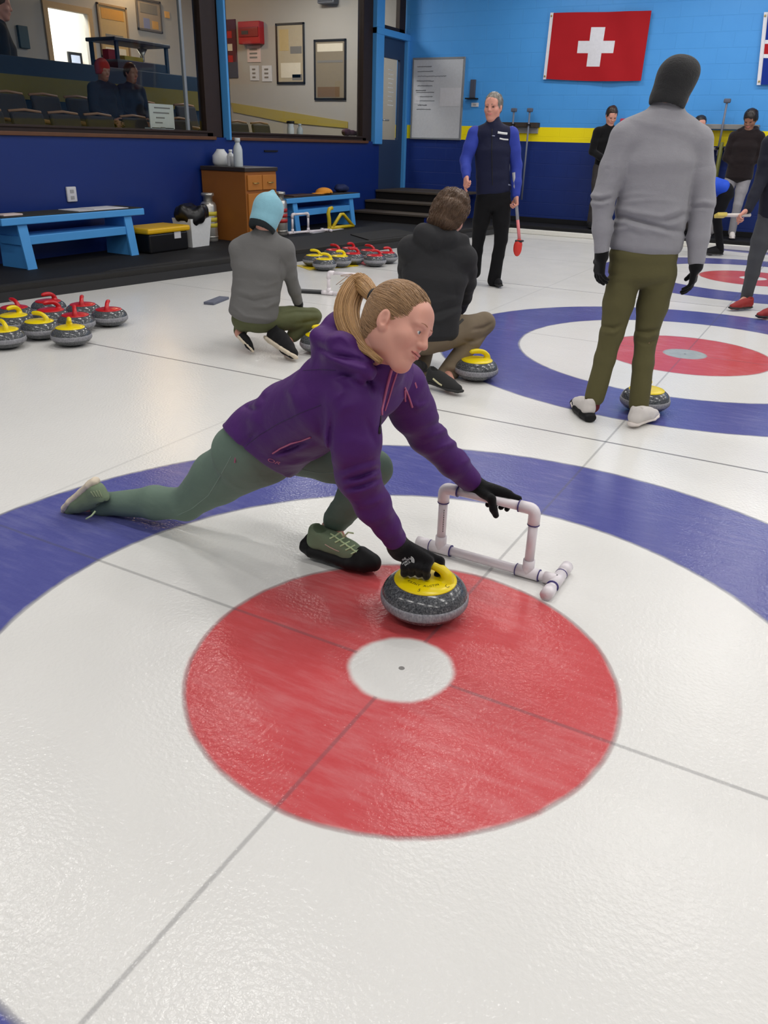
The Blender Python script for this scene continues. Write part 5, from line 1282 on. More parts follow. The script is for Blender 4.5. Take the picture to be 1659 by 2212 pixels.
for vi in rs.choice(len(hv), min(3600, len(hv)), False):
    d0 = nrm(hv[vi]-hc); pts = []; wv = .04*math.sin(vi*.37)+.05*math.sin(7*(d0 @ HF.r)); lf = rs.uniform(-.0005, .0022)
    if d0 @ tq > .97: continue
    ax_ = nrm(np.cross(d0, tq))
    for t in np.linspace(0, 1, 11):
        d = nrm(d0*(1-t)+tq*t+ax_*wv*math.sin(PI*t)); r_ = ht.ray_cast(Vector(hc+d*.3), Vector(-d), .3)
        pts.append((np.array(r_[0]) if r_[0] is not None else hc+d*.085)+d*lf)
    paths.append(pts)
strands('strands', paths, .00095, HBR, hr, 4)
tail_c = [tie, at(778, 612, 2.16), at(757, 640, 2.15), at(749, 676, 2.13), at(758, 712, 2.10), at(778, 742, 2.06), at(802, 764, 2.01), at(824, 782, 1.975)]
def cr_pt(P, t):
    n = len(P)-1; x = t*n; i = min(int(x), n-1); f = x-i; p0, p1, p2, p3 = P[max(i-1, 0)], P[i], P[i+1], P[min(i+2, n)]
    return .5*((2*p1)+(-p0+p2)*f+(2*p0-5*p1+4*p2-p3)*f*f+(-p0+3*p1-3*p2+p3)*f**3)
paths = []
for i in range(1500):
    th = rs.uniform(0, 2*PI); rr_ = math.sqrt(rs.rand()); L = rs.uniform(.55, 1.0); pts = []
    for t in np.linspace(0, L, 18):
        c = cr_pt(tail_c, t); T = nrm(cr_pt(tail_c, min(1, t+.02))-cr_pt(tail_c, max(0, t-.02))); N1 = nrm(np.cross(T, CF)); N2 = np.cross(T, N1)
        w = (.010+.026*math.sin(PI*min(1, t*1.15+.05))**.7)*(1-.35*max(0, t-.6))*rr_
        pts.append(c+N1*w*math.cos(th)+N2*w*math.sin(th)*.8)
    paths.append(pts)
for i in range(26):                                        # loose wisps above the tie
    a = at(772+rs.uniform(-6, 16), 604+rs.uniform(-4, 12), 2.16); d = -CR*rs.uniform(.02, .06)+CU*rs.uniform(-.03, .02)
    paths.append([tie, a, a+d*.5+CU*.004, a+d-CU*rs.uniform(0, .03)])
pt_ = strands('ponytail', paths, .00095, PTL, wm, 4)
MB().tube([tie+(HF.u*math.cos(a)*.017+HF.r*math.sin(a)*.017)+HF.f*-.004 for a in np.linspace(0, 2*PI, 17)], .0065, 8).build('hair_tie', plain('tie_black', (16, 16, 18), .7), wm)
# gloves
GR = Blob(.012)
Dr = nrm(hR-wj['Rwr']+CR*.012); 
grip = A(*(MS+A(math.cos(hang), math.sin(hang), 0)*-.012+A(0, 0, .172)))
hd = A(math.cos(hang), math.sin(hang), 0); hs = A(-math.sin(hang), math.cos(hang), 0)
wrG = wj['Rwr']+dR*.035
GR.rc(wj['Rwr']+dR*.012, wrG+dR*.03, .034, .036, .01)
kn0 = grip+A(0, 0, .022)                                     # knuckles lie over the handle
side = nrm(hd*.9+hs*.1)
pal = wrG+dR*.02
for i, s in enumerate((.036, .012, -.012, -.034)):
    kb = kn0-hd*.014+hd*s+(-hs)*.012+A(0, 0, .010-.004*abs(i-1.3)); GR.rc(pal+hd*s*.5, kb, .024, .0165, .014)
    p1 = kb-hs*.030-A(0, 0, .016); p2 = p1-A(0, 0, .026)+hs*.006; p3 = p2-A(0, 0, .006)+hs*.020
    GR.chain([kb, p1, p2, p3], [.0135, .0120, .0112, .0105], .005)
tb = pal+hd*.03+hs*.01; GR.chain([tb, kn0+hd*.052+hs*.012-A(0, 0, .004), kn0+hd*.058+hs*.018-A(0, 0, .034), kn0+hd*.046+hs*.012-A(0, 0, .052)], [.020, .0150, .0125, .0110], .008)
GR.noise(.0010, 60, 5)
gR = solid('glove', GR, .0040, GLV, wm)
GL = Blob(.012)
bar = RIGTOP(.56); bd = dg; bs = np.cross(A(0, 0, 1), bd)    # bs points away from the camera
GL.rc(wj['Lwr']+dL*.010, wj['Lwr']+dL*.045, .036, .035, .01)
pl0 = wj['Lwr']+dL*.05
for i, s in enumerate((-.036, -.012, .012, .034)):
    kb = bar+bd*(s+.012)+A(0, 0, .026)+bs*.014; GL.rc(pl0+bd*s*.5, kb, .023, .0155, .014)
    GL.chain([kb, kb+bs*.022-A(0, 0, .014), kb+bs*.016-A(0, 0, .040), kb-bs*.004-A(0, 0, .054)], [.0130, .0118, .0110, .0100], .005)
GL.chain([pl0-bs*.012, bar-bs*.024+bd*.000+A(0, 0, .012), bar-bs*.031+bd*.012-A(0, 0, .020), bar-bs*.026+bd*.022-A(0, 0, .044)], [.021, .0150, .0130, .0112], .008)
GL.rc(bar+bd*.05+A(0, 0, .024)+bs*.01, bar+bd*.082+A(0, 0, .016)+bs*.022, .013, .0105, .006)
GL.noise(.0010, 60, 6)
gL = solid('glove', GL, .0040, GLV, wm)
gt = tree_of([gR])
for i, (tx, sz) in enumerate((('THE', .0085), ('NORTH', .0085), ('FACE', .0085))):
    decal('glove_logo', gt, tx, sz, 868+i*3.2, 1213+i*4.4, 880+i*3.2, 1205+i*4.4, WHT, gR)
for rr_ in (5.5, 8, 10.5):
    seam('glove_logo', gt, [(884+rr_*math.cos(a), 1212-rr_*math.sin(a)) for a in np.linspace(1.2, -.45, 6)], .0011, WHT, gR, .3)
MB().obox(wrG-CR*.036, dR, CR, CF, .012, .006, .004, .002).build('glove_tab', GLV, gR)
# shoes
SAG = shell('sage_shoe', (122, 138, 112), .08, .8, .2); SOLW = plain('cream_sole', (222, 208, 186), .6); SLD = plain('slider_black', (17, 17, 19), .6, .3)
LACE = plain('pale_green_lace', (204, 224, 176), .8)
lf, lF, lk = shoe(wm, lh_heel+A(0, 0, .012), lh_toe+A(0, 0, .008), A(0, 0, 1), 1.0, SAG, SOLW)
SB = Blob(.010); P_ = lambda y, z, x=0: lF.p(x, y*lk, z*lk)
SB.loft([(P_(-.022, .008), lF.r, .028, .022), (P_(.02, .006), lF.r, .044, .028), (P_(.10, .006), lF.r, .046, .028), (P_(.18, .006), lF.r, .054, .030), (P_(.245, .010), lF.r, .046, .030), (P_(.282, .012), lF.r, .024, .024)])
SB.rc(P_(.22, .022), P_(.262, .020), .042, .030, .014); SB.rc(P_(-.018, .02), P_(-.002, .055), .016, .010, .012)
V, Q = SB.mesh(.0055); V = relax(V, Q); V[:, 2] = np.maximum(V[:, 2], .001); mkobj('slider_cover', V, Q, SLD, wm, True)
lo = tree_of([lf]); 
for i in range(5):
    u, v = 722+i*11.5, 1158+i*8.2
    seam('lace', lo, [(u-10, v+6), (u, v+1), (u+11, v-5)], .0030, LACE, lf, .5); seam('lace', lo, [(u-8, v-4), (u+2, v+2), (u+9, v+8)], .0030, LACE, lf, .8)
MB().tube([at(742, 1160, 2.71), at(752, 1150, 2.70), at(764, 1152, 2.70)], .0028, 6).tube([at(742, 1160, 2.71), at(736, 1150, 2.70), at(728, 1154, 2.71)], .0028, 6).build('lace', LACE, lf)
seam('lettering', lo, [(702, 1176), (712, 1182), (722, 1187), (734, 1192)], .0016, plain('shoe_mark', (206, 170, 160), .6), lf, .3)
SOCK = plain('orange_sock', (190, 110, 84), .9)
SB = Blob(.01).rc(wj['Lan']-A(0, 0, .004), wj['Lan']-A(0, 0, .05), .037, .040); solid('sock', SB, .006, SOCK, wm)
upR = nrm(CR*.66-CU*.74+CF*.05)                                # instep faces the ice, sole faces up and back
rf, rF, rk = shoe(wm, rh_heel-upR*.055-(rh_toe-rh_heel)*.15, rh_toe-upR*.02, upR, 1.0, SAG, SOLW, thick=.036)
for i in range(4): seam('side_stripe', tree_of([rf]), [(196+i*6, 1062-i*1), (206+i*5, 1076)], .002, plain('shoe_stripe', (150, 160, 128), .7), rf, .3)
MB().tube([at(206, 1104, 3.04), at(198, 1114, 3.04), at(186, 1121, 3.05)], .0035, 6).build('lace', LACE, rf)

# ================================================================= THE OTHER PEOPLE
def gait(B, J, side, hand, g, k, curl, bare, palm=None, ts=None):
    wr, el = J[side+'wr'], J[side+'el']; D = J.get(side+'hd', nrm(wr-el)); palm = J.get(side+'pn', palm)
    hand_shape(B, wr+D*.015, D, palm, J.get(side+'ts', ts), CURL[curl], g, k)
def person(lab, base_, J, HF, mats, opt):
    """J: world joints; mats: skin, top, pants, shoe, sole, hair/hat; opt: sizes and switches"""
    r = thing('person', base_, lab, 'person', None)
    h = opt.get('h', .008); s = opt.get('s', 1.0)
    lat, lath = J['lat'], J.get('lath', J['lat'])
    latm = nrm(lat+lath)
    B = Blob(.02)
    head_shape(B, HF, False, False); 
    B.rc(HF.p(0, -.022, -.05), J['neck'], .054*s, .058*s, .03)
    B.loft([(J['neck'], lat, .06*s, .055*s), (J['sho'], lat, .14*s, .07*s), (J['che'], lat, .145*s, .09*s), (J['wai'], latm, .13*s, .085*s), (J['pel'], lath, .14*s, .09*s)], .03)
    for q in 'RL':
        B.chain([J[q+'sh'], J[q+'el'], J[q+'wr']], [.045*s, .036*s, .026*s]); B.chain([J[q+'hip'], J[q+'kn'], J[q+'an']], [.07*s, .05*s, .036*s], .03)
        hl, to = J[q+'heel'], J[q+'toe']; B.rc(J[q+'an'], hl*.25+to*.75+J.get(q+'up', A(0, 0, 1))*.03, .032*s, .022*s)
        c = opt.get(q+'hand')
        if c and not opt.get('gloves'): gait(B, J, q, None, 0, s, c, True)
        else: D = nrm(J[q+'wr']-J[q+'el']); B.rc(J[q+'wr'], J[q+'wr']+D*.07, .024*s, .014*s)
    V, Q = B.mesh(h*.85); V = relax(V, Q); bo = mkobj('body', V, Q, mats['skin'], r, True, mats=[mats['skin'], LIP], fmat=lips_fm(HF)(V[Q].mean(1)))
    if opt.get('face'):
        EYE = plain('eye_shadowed', (58, 44, 40), .3)
        for s_ in (-1, 1): Bz = Blob(.005).ell(HF.p(s_*.031, .0865, -.003), A(.0125, .006, .0050)*HF.k, HF.ax); solid('eye', Bz, .003, EYE, r)
        for s_ in (-1, 1):
            pts = [HF.p(s_*(.014+.032*t), .0975-.020*t*t*1.1, .017+.005*math.sin(PI*t*.8)) for t in np.linspace(0, 1, 7)]
            MB().tube(pts, .0030, 5).build('eyebrow', mats.get('brow', BRW), r)
    # trousers
    w = opt.get('pw', 1.0)*s
    B = Blob(.03)
    B.loft([(J['pel']*.75+J['wai']*.25, latm, .155*s, .105*s), (J['pel'], lath, .168*s, .118*s), (J['Rhip']*.5+J['Lhip']*.5, lath, .165*s, .118*s)])
    for q in 'RL':
        kn, an = J[q+'kn'], J[q+'an']; pe = J.get(q+'cuff', an)
        B.chain([J[q+'hip'], J[q+'hip']*.5+kn*.5, kn, kn*.62+pe*.38, pe], [.098*w, .088*w, .066*w, .062*w, opt.get('cuff', .050)*s], .02)
    for pts, am, w_ in opt.get('fpp', []): B.fold(pts, am, w_, J['Rhip']*.6+J['Rkn']*.4)
    B.noise(opt.get('pn', .0025), 20, opt.get('seed', 1))
    pa = solid('trousers', B, h, mats['pants'], r)
    # top
    t = opt.get('tw', 1.0)*s
    B = Blob(.03)
    hem = J.get('hem', J['pel'])
    B.loft([(hem, lath, .176*t, .128*t), (J['wai'], latm, .165*t, .122*t), (J['che'], lat, .180*t, .125*t), (J['sho'], lat, .165*t, .092*t), (J['neck']*.8+J['sho']*.2, lat, .080*s, .075*s)])
    sl = opt.get('sleeve', 1.0)*s; cu = opt.get('wcuff', .040)*s
    def sleeves(B):
        for q in 'RL': B.chain([J[q+'sh'], J[q+'sh']*.5+J[q+'el']*.5, J[q+'el'], J[q+'el']*.4+J[q+'wr']*.6, J[q+'wr']], [.076*sl, .068*sl, .058*sl, .050*sl, cu], .02)
    if not opt.get('vest'): sleeves(B)
    up = nrm(HF.o-J['neck'])
    for q in 'RL': B.rc(J['neck']*.62+J['sho']*.38, J[q+'sh']*.86+J['sho']*.14, .062*s, .070*t, .04)
    if opt.get('collar'): B.rc(J['neck']-up*.02, J['neck']+up*opt['collar'], .076*s, .066*s, .02)
    if opt.get('hood'):
        bk = -HF.f; bk = nrm(bk-up*(bk @ up)); c = J['neck']+bk*.05-up*.0
        B.chain([c+lat*.12+up*.0-bk*.05, c+lat*.075+bk*.035, c-lat*.0+bk*.055-up*.015, c-lat*.075+bk*.035, c-lat*.12-bk*.05], [.035, .050, .060, .050, .035], .03)
    for pts, am, w_ in opt.get('fpt', []): B.fold(pts, am, w_, (J['che']+J['wai'])/2)
    B.noise(opt.get('tn', .003), 15, opt.get('seed', 1)+3).noise(.0012, 40, opt.get('seed', 1)+4)
    to = solid(opt.get('topname', 'pullover'), B, h, mats['top'], r)
    if opt.get('vest'):
        B = Blob(.02); sleeves(B); B.loft([(J['che'], lat, .165*t, .105*t), (J['sho'], lat, .160*t, .082*t), (J['neck']*.9+J['sho']*.1, lat, .072*s, .070*s)]); B.noise(.003, 18, 9); solid('shirt', B, h, mats['shirt'], r)
    # gloves
    if opt.get('gloves'):
        for q in 'RL':
            if opt.get(q+'hand'):
                G = Blob(.012); D = nrm(J[q+'wr']-J[q+'el']); G.rc(J[q+'wr']-D*.01, J[q+'wr']+D*.03, .036*s, .035*s); gait(G, J, q, None, .003, s, opt[q+'hand'], False); solid('glove', G, h*.75, GLV, r)
    # shoes
    for q in 'RL':
        up_, F, k = shoe(r, J[q+'heel'], J[q+'toe'], J.get(q+'up', A(0, 0, 1)), 1.0, mats.get(q+'shoe', mats['shoe']), mats['sole'], h=h)
        if mats.get('sock'):
            S = Blob(.01).rc(J[q+'an']+A(0, 0, .05), J[q+'an']-A(0, 0, .03), .040*s, .038*s); solid('sock', S, h, mats['sock'], r)
        if opt.get(q+'cover'):
            S = Blob(.01); S.loft([(F.p(0, -.014*k, .010), F.r, .034, .026), (F.p(0, .05*k, .012), F.r, .046, .032), (F.p(0, .15*k, .010), F.r, .050, .03), (F.p(0, .27*k, .010), F.r, .03, .024)]); solid('slider_cover', S, h, SLD, r)
    return r, to, pa
def hair_cap(r, HF, mat, r_=(.084, .104, .094), low=-.02, name='hair', h=.007, cutz=.035, seed=2, bushy=0.0, strand=0, hm=None):
    B = Blob(.012); k = HF.k
    B.ell(HF.p(0, -.014, .040), np.array(r_)*k, HF.ax); B.ell(HF.p(0, -.042, low), A(r_[0]*.88, .066, .06)*k, HF.ax, .03)
    if bushy: B.ell(HF.p(0, -.03, .0), A(r_[0]*1.04, r_[1]*.85, .10)*k, HF.ax, .03)
    B.rc(HF.p(0, .14, -.06), HF.p(0, .128, cutz), .085*k, .050*k, .010, -1)
    for s in (-1, 1): B.rc(HF.p(s*.098, .05, -.08), HF.p(s*.094, .052, .0), .042*k, .030*k, .010, -1)
    B.noise(.004+bushy*.003, 38, seed)
    o = solid(name, B, h, mat, r)
    strand = strand or 350
    if strand:
        rs = np.random.RandomState(seed); P = []
        V = np.array([v.co for v in o.data.vertices])+np.array(r['_o']); N = np.array([v.normal for v in o.data.vertices])
        for i in rs.choice(len(V), min(strand, len(V)), False):
            d = nrm(-HF.u*.9+HF.r*rs.uniform(-.25, .25)-HF.f*.2); d = nrm(d-N[i]*(d @ N[i])*.95); L = rs.uniform(.02, .045)
            P.append([V[i]-N[i]*.002, V[i]+d*L*.5+N[i]*.004, V[i]+d*L-N[i]*.002])
        strands('strands', P, .0012, hm or mat, o, 4)
    return o
def beanie(r, HF, mat, r_=(.096, .110, .105), z=.045, low=-.015, lump=None, band=None, h=.007, tip=None):
    B = Blob(.02); k = HF.k
    B.ell(HF.p(0, -.012, z), np.array(r_)*k, HF.ax); B.rc(HF.p(0, -.012, low), HF.p(0, -.012, z), r_[0]*.99*k, r_[0]*1.0*k, .02)
    B.rc(HF.p(0, 0, low-.13), HF.p(0, 0, low-.125), .12*k, .12*k, .006, -1)
    if lump is not None: B.ell(HF.p(*lump[0]), np.array(lump[1])*k, HF.ax, .04)
    if tip is not None: B.rc(HF.p(0, -.01, z+.08), HF.p(*tip), .035*k, .012*k, .03)
    B.noise(.003, 18, 5)
    o = solid('hat', B, h, mat, r)
    if band is not None:
        B = Blob(.01); B.rc(HF.p(0, -.010, low-.030), HF.p(0, -.010, low+.006), r_[0]*.93*k, r_[0]*.97*k, .01); B.rc(HF.p(0, 0, low-.165), HF.p(0, 0, low-.160), .12*k, .12*k, .006, -1); solid('hat_band', B, h, band, r)
    return o
Z3 = A(0, 0, 1)
# ---- standing in the grey pullover, back to us
FT = [([(1330, 450), (1380, 460), (1430, 468), (1474, 452)], .006, 5), ([(1322, 470), (1350, 470), (1400, 484), (1440, 494), (1478, 502)], -.010, 4), ([(1322, 480), (1350, 481), (1400, 496), (1450, 508)], .008, 5), ([(1325, 498), (1360, 492), (1400, 505)], .006, 5), ([(1345, 438), (1400, 431), (1472, 436)], .005, 5), ([(1335, 425), (1390, 418), (1440, 424)], .004, 5), ([(1430, 478), (1460, 470), (1482, 460)], -.007, 4), ([(1440, 488), (1466, 482), (1482, 474)], .006, 5),
      ([(1272, 421), (1296, 424), (1322, 418)], .006, 4), ([(1274, 430), (1298, 433), (1320, 428)], -.007, 3), ([(1274, 440), (1300, 443), (1322, 436)], .006, 4), ([(1496, 440), (1520, 436), (1542, 440)], .006, 4), ([(1496, 449), (1520, 446), (1541, 450)], -.006, 3), ([(1500, 364), (1520, 361), (1540, 358)], -.004, 3), ([(1306, 364), (1320, 366)], -.004, 3), ([(1330, 300), (1326, 340), (1328, 380)], -.005, 5), ([(1488, 320), (1484, 360), (1482, 400)], -.005, 5), ([(1404, 242), (1436, 238), (1470, 246)], -.006, 4), ([(1390, 262), (1436, 254), (1480, 268)], .004, 5)]
FP = [([(1366, 545), (1368, 575), (1369, 612)], -.010, 4), ([(1308, 594), (1335, 593), (1362, 590)], -.008, 3), ([(1378, 592), (1420, 598), (1460, 588)], -.008, 3), ([(1312, 610), (1340, 609), (1360, 606)], -.006, 3), ([(1380, 606), (1420, 616), (1450, 610)], -.005, 3), ([(1300, 704), (1325, 708), (1345, 700)], -.007, 3), ([(1300, 718), (1325, 720), (1342, 712)], .006, 4), ([(1374, 714), (1400, 716), (1420, 712)], -.008, 3), ([(1376, 726), (1400, 730), (1420, 722)], .006, 4), ([(1378, 738), (1400, 742), (1416, 736)], -.006, 3)]
b = A(-.08, 2.66, 0); U = lambda u, v, o=0.0: upr(b, u, v, o)
J = dict(neck=U(1441, 238), sho=U(1428, 276), che=U(1420, 350), wai=U(1408, 452), pel=U(1390, 548), hem=U(1394, 528), Lsh=U(1351, 300), Rsh=U(1507, 308), Lel=U(1303, 428, -.02), Rel=U(1517, 440, -.02), Lwr=U(1300, 540, -.06), Rwr=U(1505, 562, -.06),
         Lhip=U(1352, 585), Rhip=U(1424, 592), Lkn=U(1321, 722), Rkn=U(1395, 728, .02), Lan=U(1282, 866, -.02), Ran=U(1379, 886, -.04))
J['lat'] = nrm(J['Rsh']-J['Lsh']); J['lath'] = nrm(J['Rhip']-J['Lhip'])
J['Lheel'] = onz(1273, 905, .014); J['Ltoe'] = J['Lheel']+nrm(_ff+CR*-.1)*A(1, 1, 0)*.27; J['Rheel'] = onz(1362, 922, .012); J['Rtoe'] = onz(1432, 905, .012); J['Rtoe'] = J['Rheel']+nrm((J['Rtoe']-J['Rheel'])*A(1, 1, 0)+_ff*.06)*.27
J['Lcuff'] = J['Lkn']*.06+J['Lan']*.94; J['Rcuff'] = J['Rkn']*.08+J['Ran']*.92
J['Lpn'] = nrm(CR*.9+CF*.3); J['Rpn'] = nrm(-CR*.8+CF*.5); J['Lts'] = -1; J['Rts'] = 1
J['Lhd'] = nrm(U(1292, 600)-U(1299, 545)); J['Rhd'] = nrm(U(1494, 628)-U(1505, 566))
HG = Frame(U(1456, 188), CF*.80+CR*.55+Z3*.05, Z3+CR*.14, 1.0)
OLV = shell('olive_trousers', (94, 89, 58), .08, .8, .2); GRK = knit('grey_pullover', (150, 149, 155), .95, 240, .35, .07)
WSH = shell('white_shoe', (214, 208, 204), .10, .7, .3); WSO = plain('pale_sole', (226, 216, 210), .6); MAR = plain('maroon_sock', (92, 20, 34), .9)
r, top, pa = person('person seen from behind in grey pullover, dark knit hat and olive trousers', b, J, HG, dict(skin=SKW, top=GRK, pants=OLV, shoe=WSH, sole=WSO, sock=MAR), dict(h=.0055, s=1.0, tw=1.04, gloves=True, Lhand='relax', Rhand='relax', collar=.10, fpt=FT, fpp=FP, Lcover=True, pw=.90, cuff=.054, tn=.0035, seed=2))
beanie(r, HG, knit('charcoal_knit', (46, 46, 47), .95, 160, .5), (.087, .104, .096), .034, -.060, lump=((.036, .01, .082), (.048, .05, .042)))
MB().obox(U(1309, 532, -.02), CR, CU, CF, .014, .018, .008, .004).build('pocket_cloth', PAPER, r)
# ---- crouching in the teal hat
b = A(-2.58, 2.74, 0); U = lambda u, v, o=0.0: upr(b, u, v, o)
J = dict(neck=U(574, 502), sho=U(569, 530), che=U(560, 578), wai=U(552, 634), pel=U(556, 684, .02), hem=U(548, 676), Lsh=U(516, 540), Rsh=U(616, 540), Lel=U(520, 600, .22), Rel=U(626, 592, .06), Lwr=U(560, 640, .38), Rwr=U(643, 650, .16),
         Lhip=U(528, 690, .03), Rhip=U(582, 690, .04), Lkn=U(530, 668, .42), Rkn=U(676, 684, .20), Lan=U(518, 720, .05), Ran=U(622, 736, .12))
J['lat'] = nrm(J['Rsh']-J['Lsh']); J['lath'] = nrm(J['Rhip']-J['Lhip'])
J['Ltoe'] = onz(545, 762, .02); J['Lheel'] = U(512, 728, -.03); J['Lup'] = nrm(CR*.3+Z3*.6+_ff*.6)
J['Rtoe'] = onz(634, 778, .02); J['Rheel'] = U(573, 736, .0); J['Rup'] = nrm(Z3*.75+CR*.6+_ff*.25)
J['Lcuff'] = J['Lan']*.9+J['Lkn']*.1; J['Rcuff'] = J['Ran']*.78+J['Rkn']*.22
J['Rpn'] = nrm(-CR+_ff*.3); J['Lpn'] = nrm(CR+_ff*.3); J['Rts'] = 1; J['Lts'] = -1
HT = Frame(U(577, 464), CF*.92+CR*.35-Z3*.2, Z3-CF*.05+CR*.06, .98)
GRS = shell('grey_softshell', (112, 111, 110), .06, .85, .2); OL2 = shell('olive_leggings', (92, 96, 66), .08, .75, .25); BKS = shell('black_shoe', (26, 26, 28), .15, .8, .2)
r, top, pa = person('person crouching with back turned in grey top, teal knit hat and olive trousers', b, J, HT, dict(skin=SKW, top=GRS, pants=OL2, shoe=BKS, sole=SOLW), dict(h=.006, s=.93, tw=1.06, Rhand='relax', gloves=True, collar=.060, pw=.98, cuff=.052, sleeve=.92, seed=5, tn=.003, fpt=[([(548, 612), (575, 617), (605, 606)], .006, 4), ([(512, 628), (545, 637), (592, 628)], .006, 4), ([(515, 640), (550, 650), (600, 640)], -.007, 3), ([(540, 662), (575, 664), (602, 652)], .006, 4), ([(505, 600), (540, 600)], -.005, 3), ([(610, 545), (604, 575), (606, 610)], -.008, 3), ([(600, 540), (612, 556), (620, 572)], .005, 3), ([(500, 660), (530, 684), (580, 690)], .005, 3)], fpp=[([(608, 680), (640, 674), (690, 676)], -.007, 3), ([(640, 700), (670, 694), (694, 690)], -.007, 3)]))
TEA = knit('teal_knit', (134, 184, 200), .95, 200, .3)
beanie(r, HT, TEA, (.098, .108, .106), .034, -.050, band=plain('dark_band', (20, 28, 32), .9), tip=(.01, -.04, .148))
# ---- crouching in the dark hooded jacket
b = A(-1.17, 2.86, 0); U = lambda u, v, o=0.0: upr(b, u, v, o)
J = dict(neck=U(958, 512), sho=U(950, 535), che=U(940, 598), wai=U(930, 668), pel=U(920, 722), hem=U(924, 712), Lsh=U(886, 540), Rsh=U(1004, 560), Lel=U(880, 620, .25), Rel=U(1008, 612, .12), Lwr=U(930, 680, .45), Rwr=U(998, 660, .30),
         Lhip=U(898, 728, .03), Rhip=U(950, 726, .04), Lkn=U(930, 700, .45), Rkn=U(1046, 698, .22), Lan=U(905, 800, .10), Ran=U(966, 808, .05))
J['lat'] = nrm(J['Rsh']-J['Lsh']); J['lath'] = nrm(J['Rhip']-J['Lhip'])
J['Rheel'] = onz(922, 826, .035); J['Rtoe'] = onz(998, 852, .014); J['Ltoe'] = U(920, 815, .12); J['Lheel'] = U(890, 810, -.08); J['Ltoe'][2] = .02; J['Lheel'][2] = max(.05, J['Lheel'][2]); J['Rup'] = Z3
J['Rcuff'] = J['Ran']*1.02-J['Rkn']*.02
J['Rpn'] = nrm(-CR+_ff*.3); J['Lpn'] = nrm(CR); J['Rts'] = 1; J['Lts'] = -1
HH = Frame(U(973, 464), CF*.85+CR*.5-Z3*.15, Z3+CR*.10, 1.0)
CHJ = shell('charcoal_jacket', (46, 46, 48), .10, .8, .25); KHA = shell('khaki_trousers', (128, 114, 95), .10, .85, .2); GRB = plain('dark_rubber_sole', (44, 44, 44), .8)
r, top, pa = person('person crouching with back turned in charcoal hooded jacket and khaki trousers', b, J, HH, dict(skin=SKW, top=CHJ, pants=KHA, shoe=shell('charcoal_shoe', (50, 50, 50), .15, .8, .2), sole=GRB), dict(h=.006, s=1.0, tw=1.10, hood=True, Rhand='relax', gloves=True, pw=1.02, cuff=.066, seed=8, tn=.004, topname='jacket', fpt=[([(872, 590), (920, 610), (985, 622)], .007, 5), ([(866, 606), (920, 626), (985, 638)], -.008, 4), ([(880, 640), (930, 655), (985, 645)], .008, 5), ([(890, 668), (940, 676), (990, 660)], -.008, 4), ([(900, 690), (950, 694), (995, 672)], .007, 5), ([(985, 560), (978, 600), (984, 640)], -.008, 5), ([(895, 512), (940, 520), (985, 512)], -.008, 4)], fpp=[([(1020, 712), (1045, 708), (1062, 698)], -.009, 3), ([(1000, 735), (1025, 738), (1050, 725)], -.006, 3), ([(962, 790), (985, 795), (1005, 790)], .008, 4), ([(958, 800), (980, 806), (1002, 800)], -.008, 3)]))
BRH = hair_mat('hair_brown', (74, 54, 40), (112, 86, 64))
hair_cap(r, HH, BRH, (.100, .115, .108), -.06, bushy=1.0, strand=2600, seed=4)
st_ = tree_of([o for o in r.children if o.name.startswith('shoe')]); seam('shoe_flash', st_, [(936, 818), (948, 828), (956, 833)], .006, plain('shoe_cream', (206, 200, 160), .6), r, .2)
pt = tree_of([pa]); seam('trouser_patch', pt, [(1000, 690), (985, 705), (960, 722)], .010, plain('patch_grey', (70, 68, 64), .9), pa, -.3)
# ---- coach in the navy vest, facing us
b = A(-2.40, 6.40, 0); U = lambda u, v, o=0.0: upr(b, u, v, o)
J = dict(neck=U(1066, 268), sho=U(1066, 288), che=U(1064, 325), wai=U(1064, 380), pel=U(1066, 420), hem=U(1066, 412), Rsh=U(1026, 290), Lsh=U(1104, 291), Rel=U(1006, 346, -.03), Lel=U(1115, 356, .02), Rwr=U(1007, 380, -.18), Lwr=U(1115, 420, -.06),
         Rhip=U(1046, 440), Lhip=U(1084, 440), Rkn=U(1034, 512, .05), Lkn=U(1082, 518, -.04), Ran=U(1024, 588, .12), Lan=U(1067, 606, .02))
J['lat'] = nrm(J['Rsh']-J['Lsh']); J['lath'] = nrm(J['Rhip']-J['Lhip'])
J['Lheel'] = onz(1066, 612, .014); J['Ltoe'] = J['Lheel']-_ff*.25+CR*A(1, 1, 0)*.05; J['Rheel'] = A(*J['Ran'][:2], .014)+_ff*.03; J['Rtoe'] = J['Rheel']-_ff*.25-CR*A(1, 1, 0)*.08
J['Rpn'] = nrm(CR*.7-Z3*.4); J['Lpn'] = nrm(-CR*.9-_ff*.3); J['Rts'] = -1; J['Lts'] = 1
J['Rhd'] = nrm(-_ff*.7-Z3*.6); J['Lhd'] = nrm(J['Lwr']-J['Lel'])
HC = Frame(U(1065, 231), -_ff*.9-CR*.42*A(1, 1, 0), Z3, 1.02)
NVV = shell('navy_vest', (20, 24, 52), .10, .75, .25); ROY = shell('royal_sleeves', (44, 62, 158), .10, .7, .3); BKP = shell('black_trousers', (14, 14, 17), .10, .85, .2)
r, vest, pa = person('person in navy vest over blue sleeves holding a red curling broom', b, J, HC, dict(skin=skin('skin_tan', (208, 150, 132)), top=NVV, shirt=ROY, pants=BKP, shoe=BKS, sole=GRB, brow=plain('brow_grey', (120, 104, 96), .8)), dict(h=.007, s=1.0, vest=True, topname='vest', Rhand='fist', Lhand='grip', face=(80, 84, 90), collar=.03, pw=1.0, cuff=.070, seed=11))
hair_cap(r, HC, hair_mat('hair_grey', (96, 92, 86), (150, 144, 134)), (.082, .102, .090), -.01, cutz=.060, seed=6, strand=300)
vt = tree_of([vest])
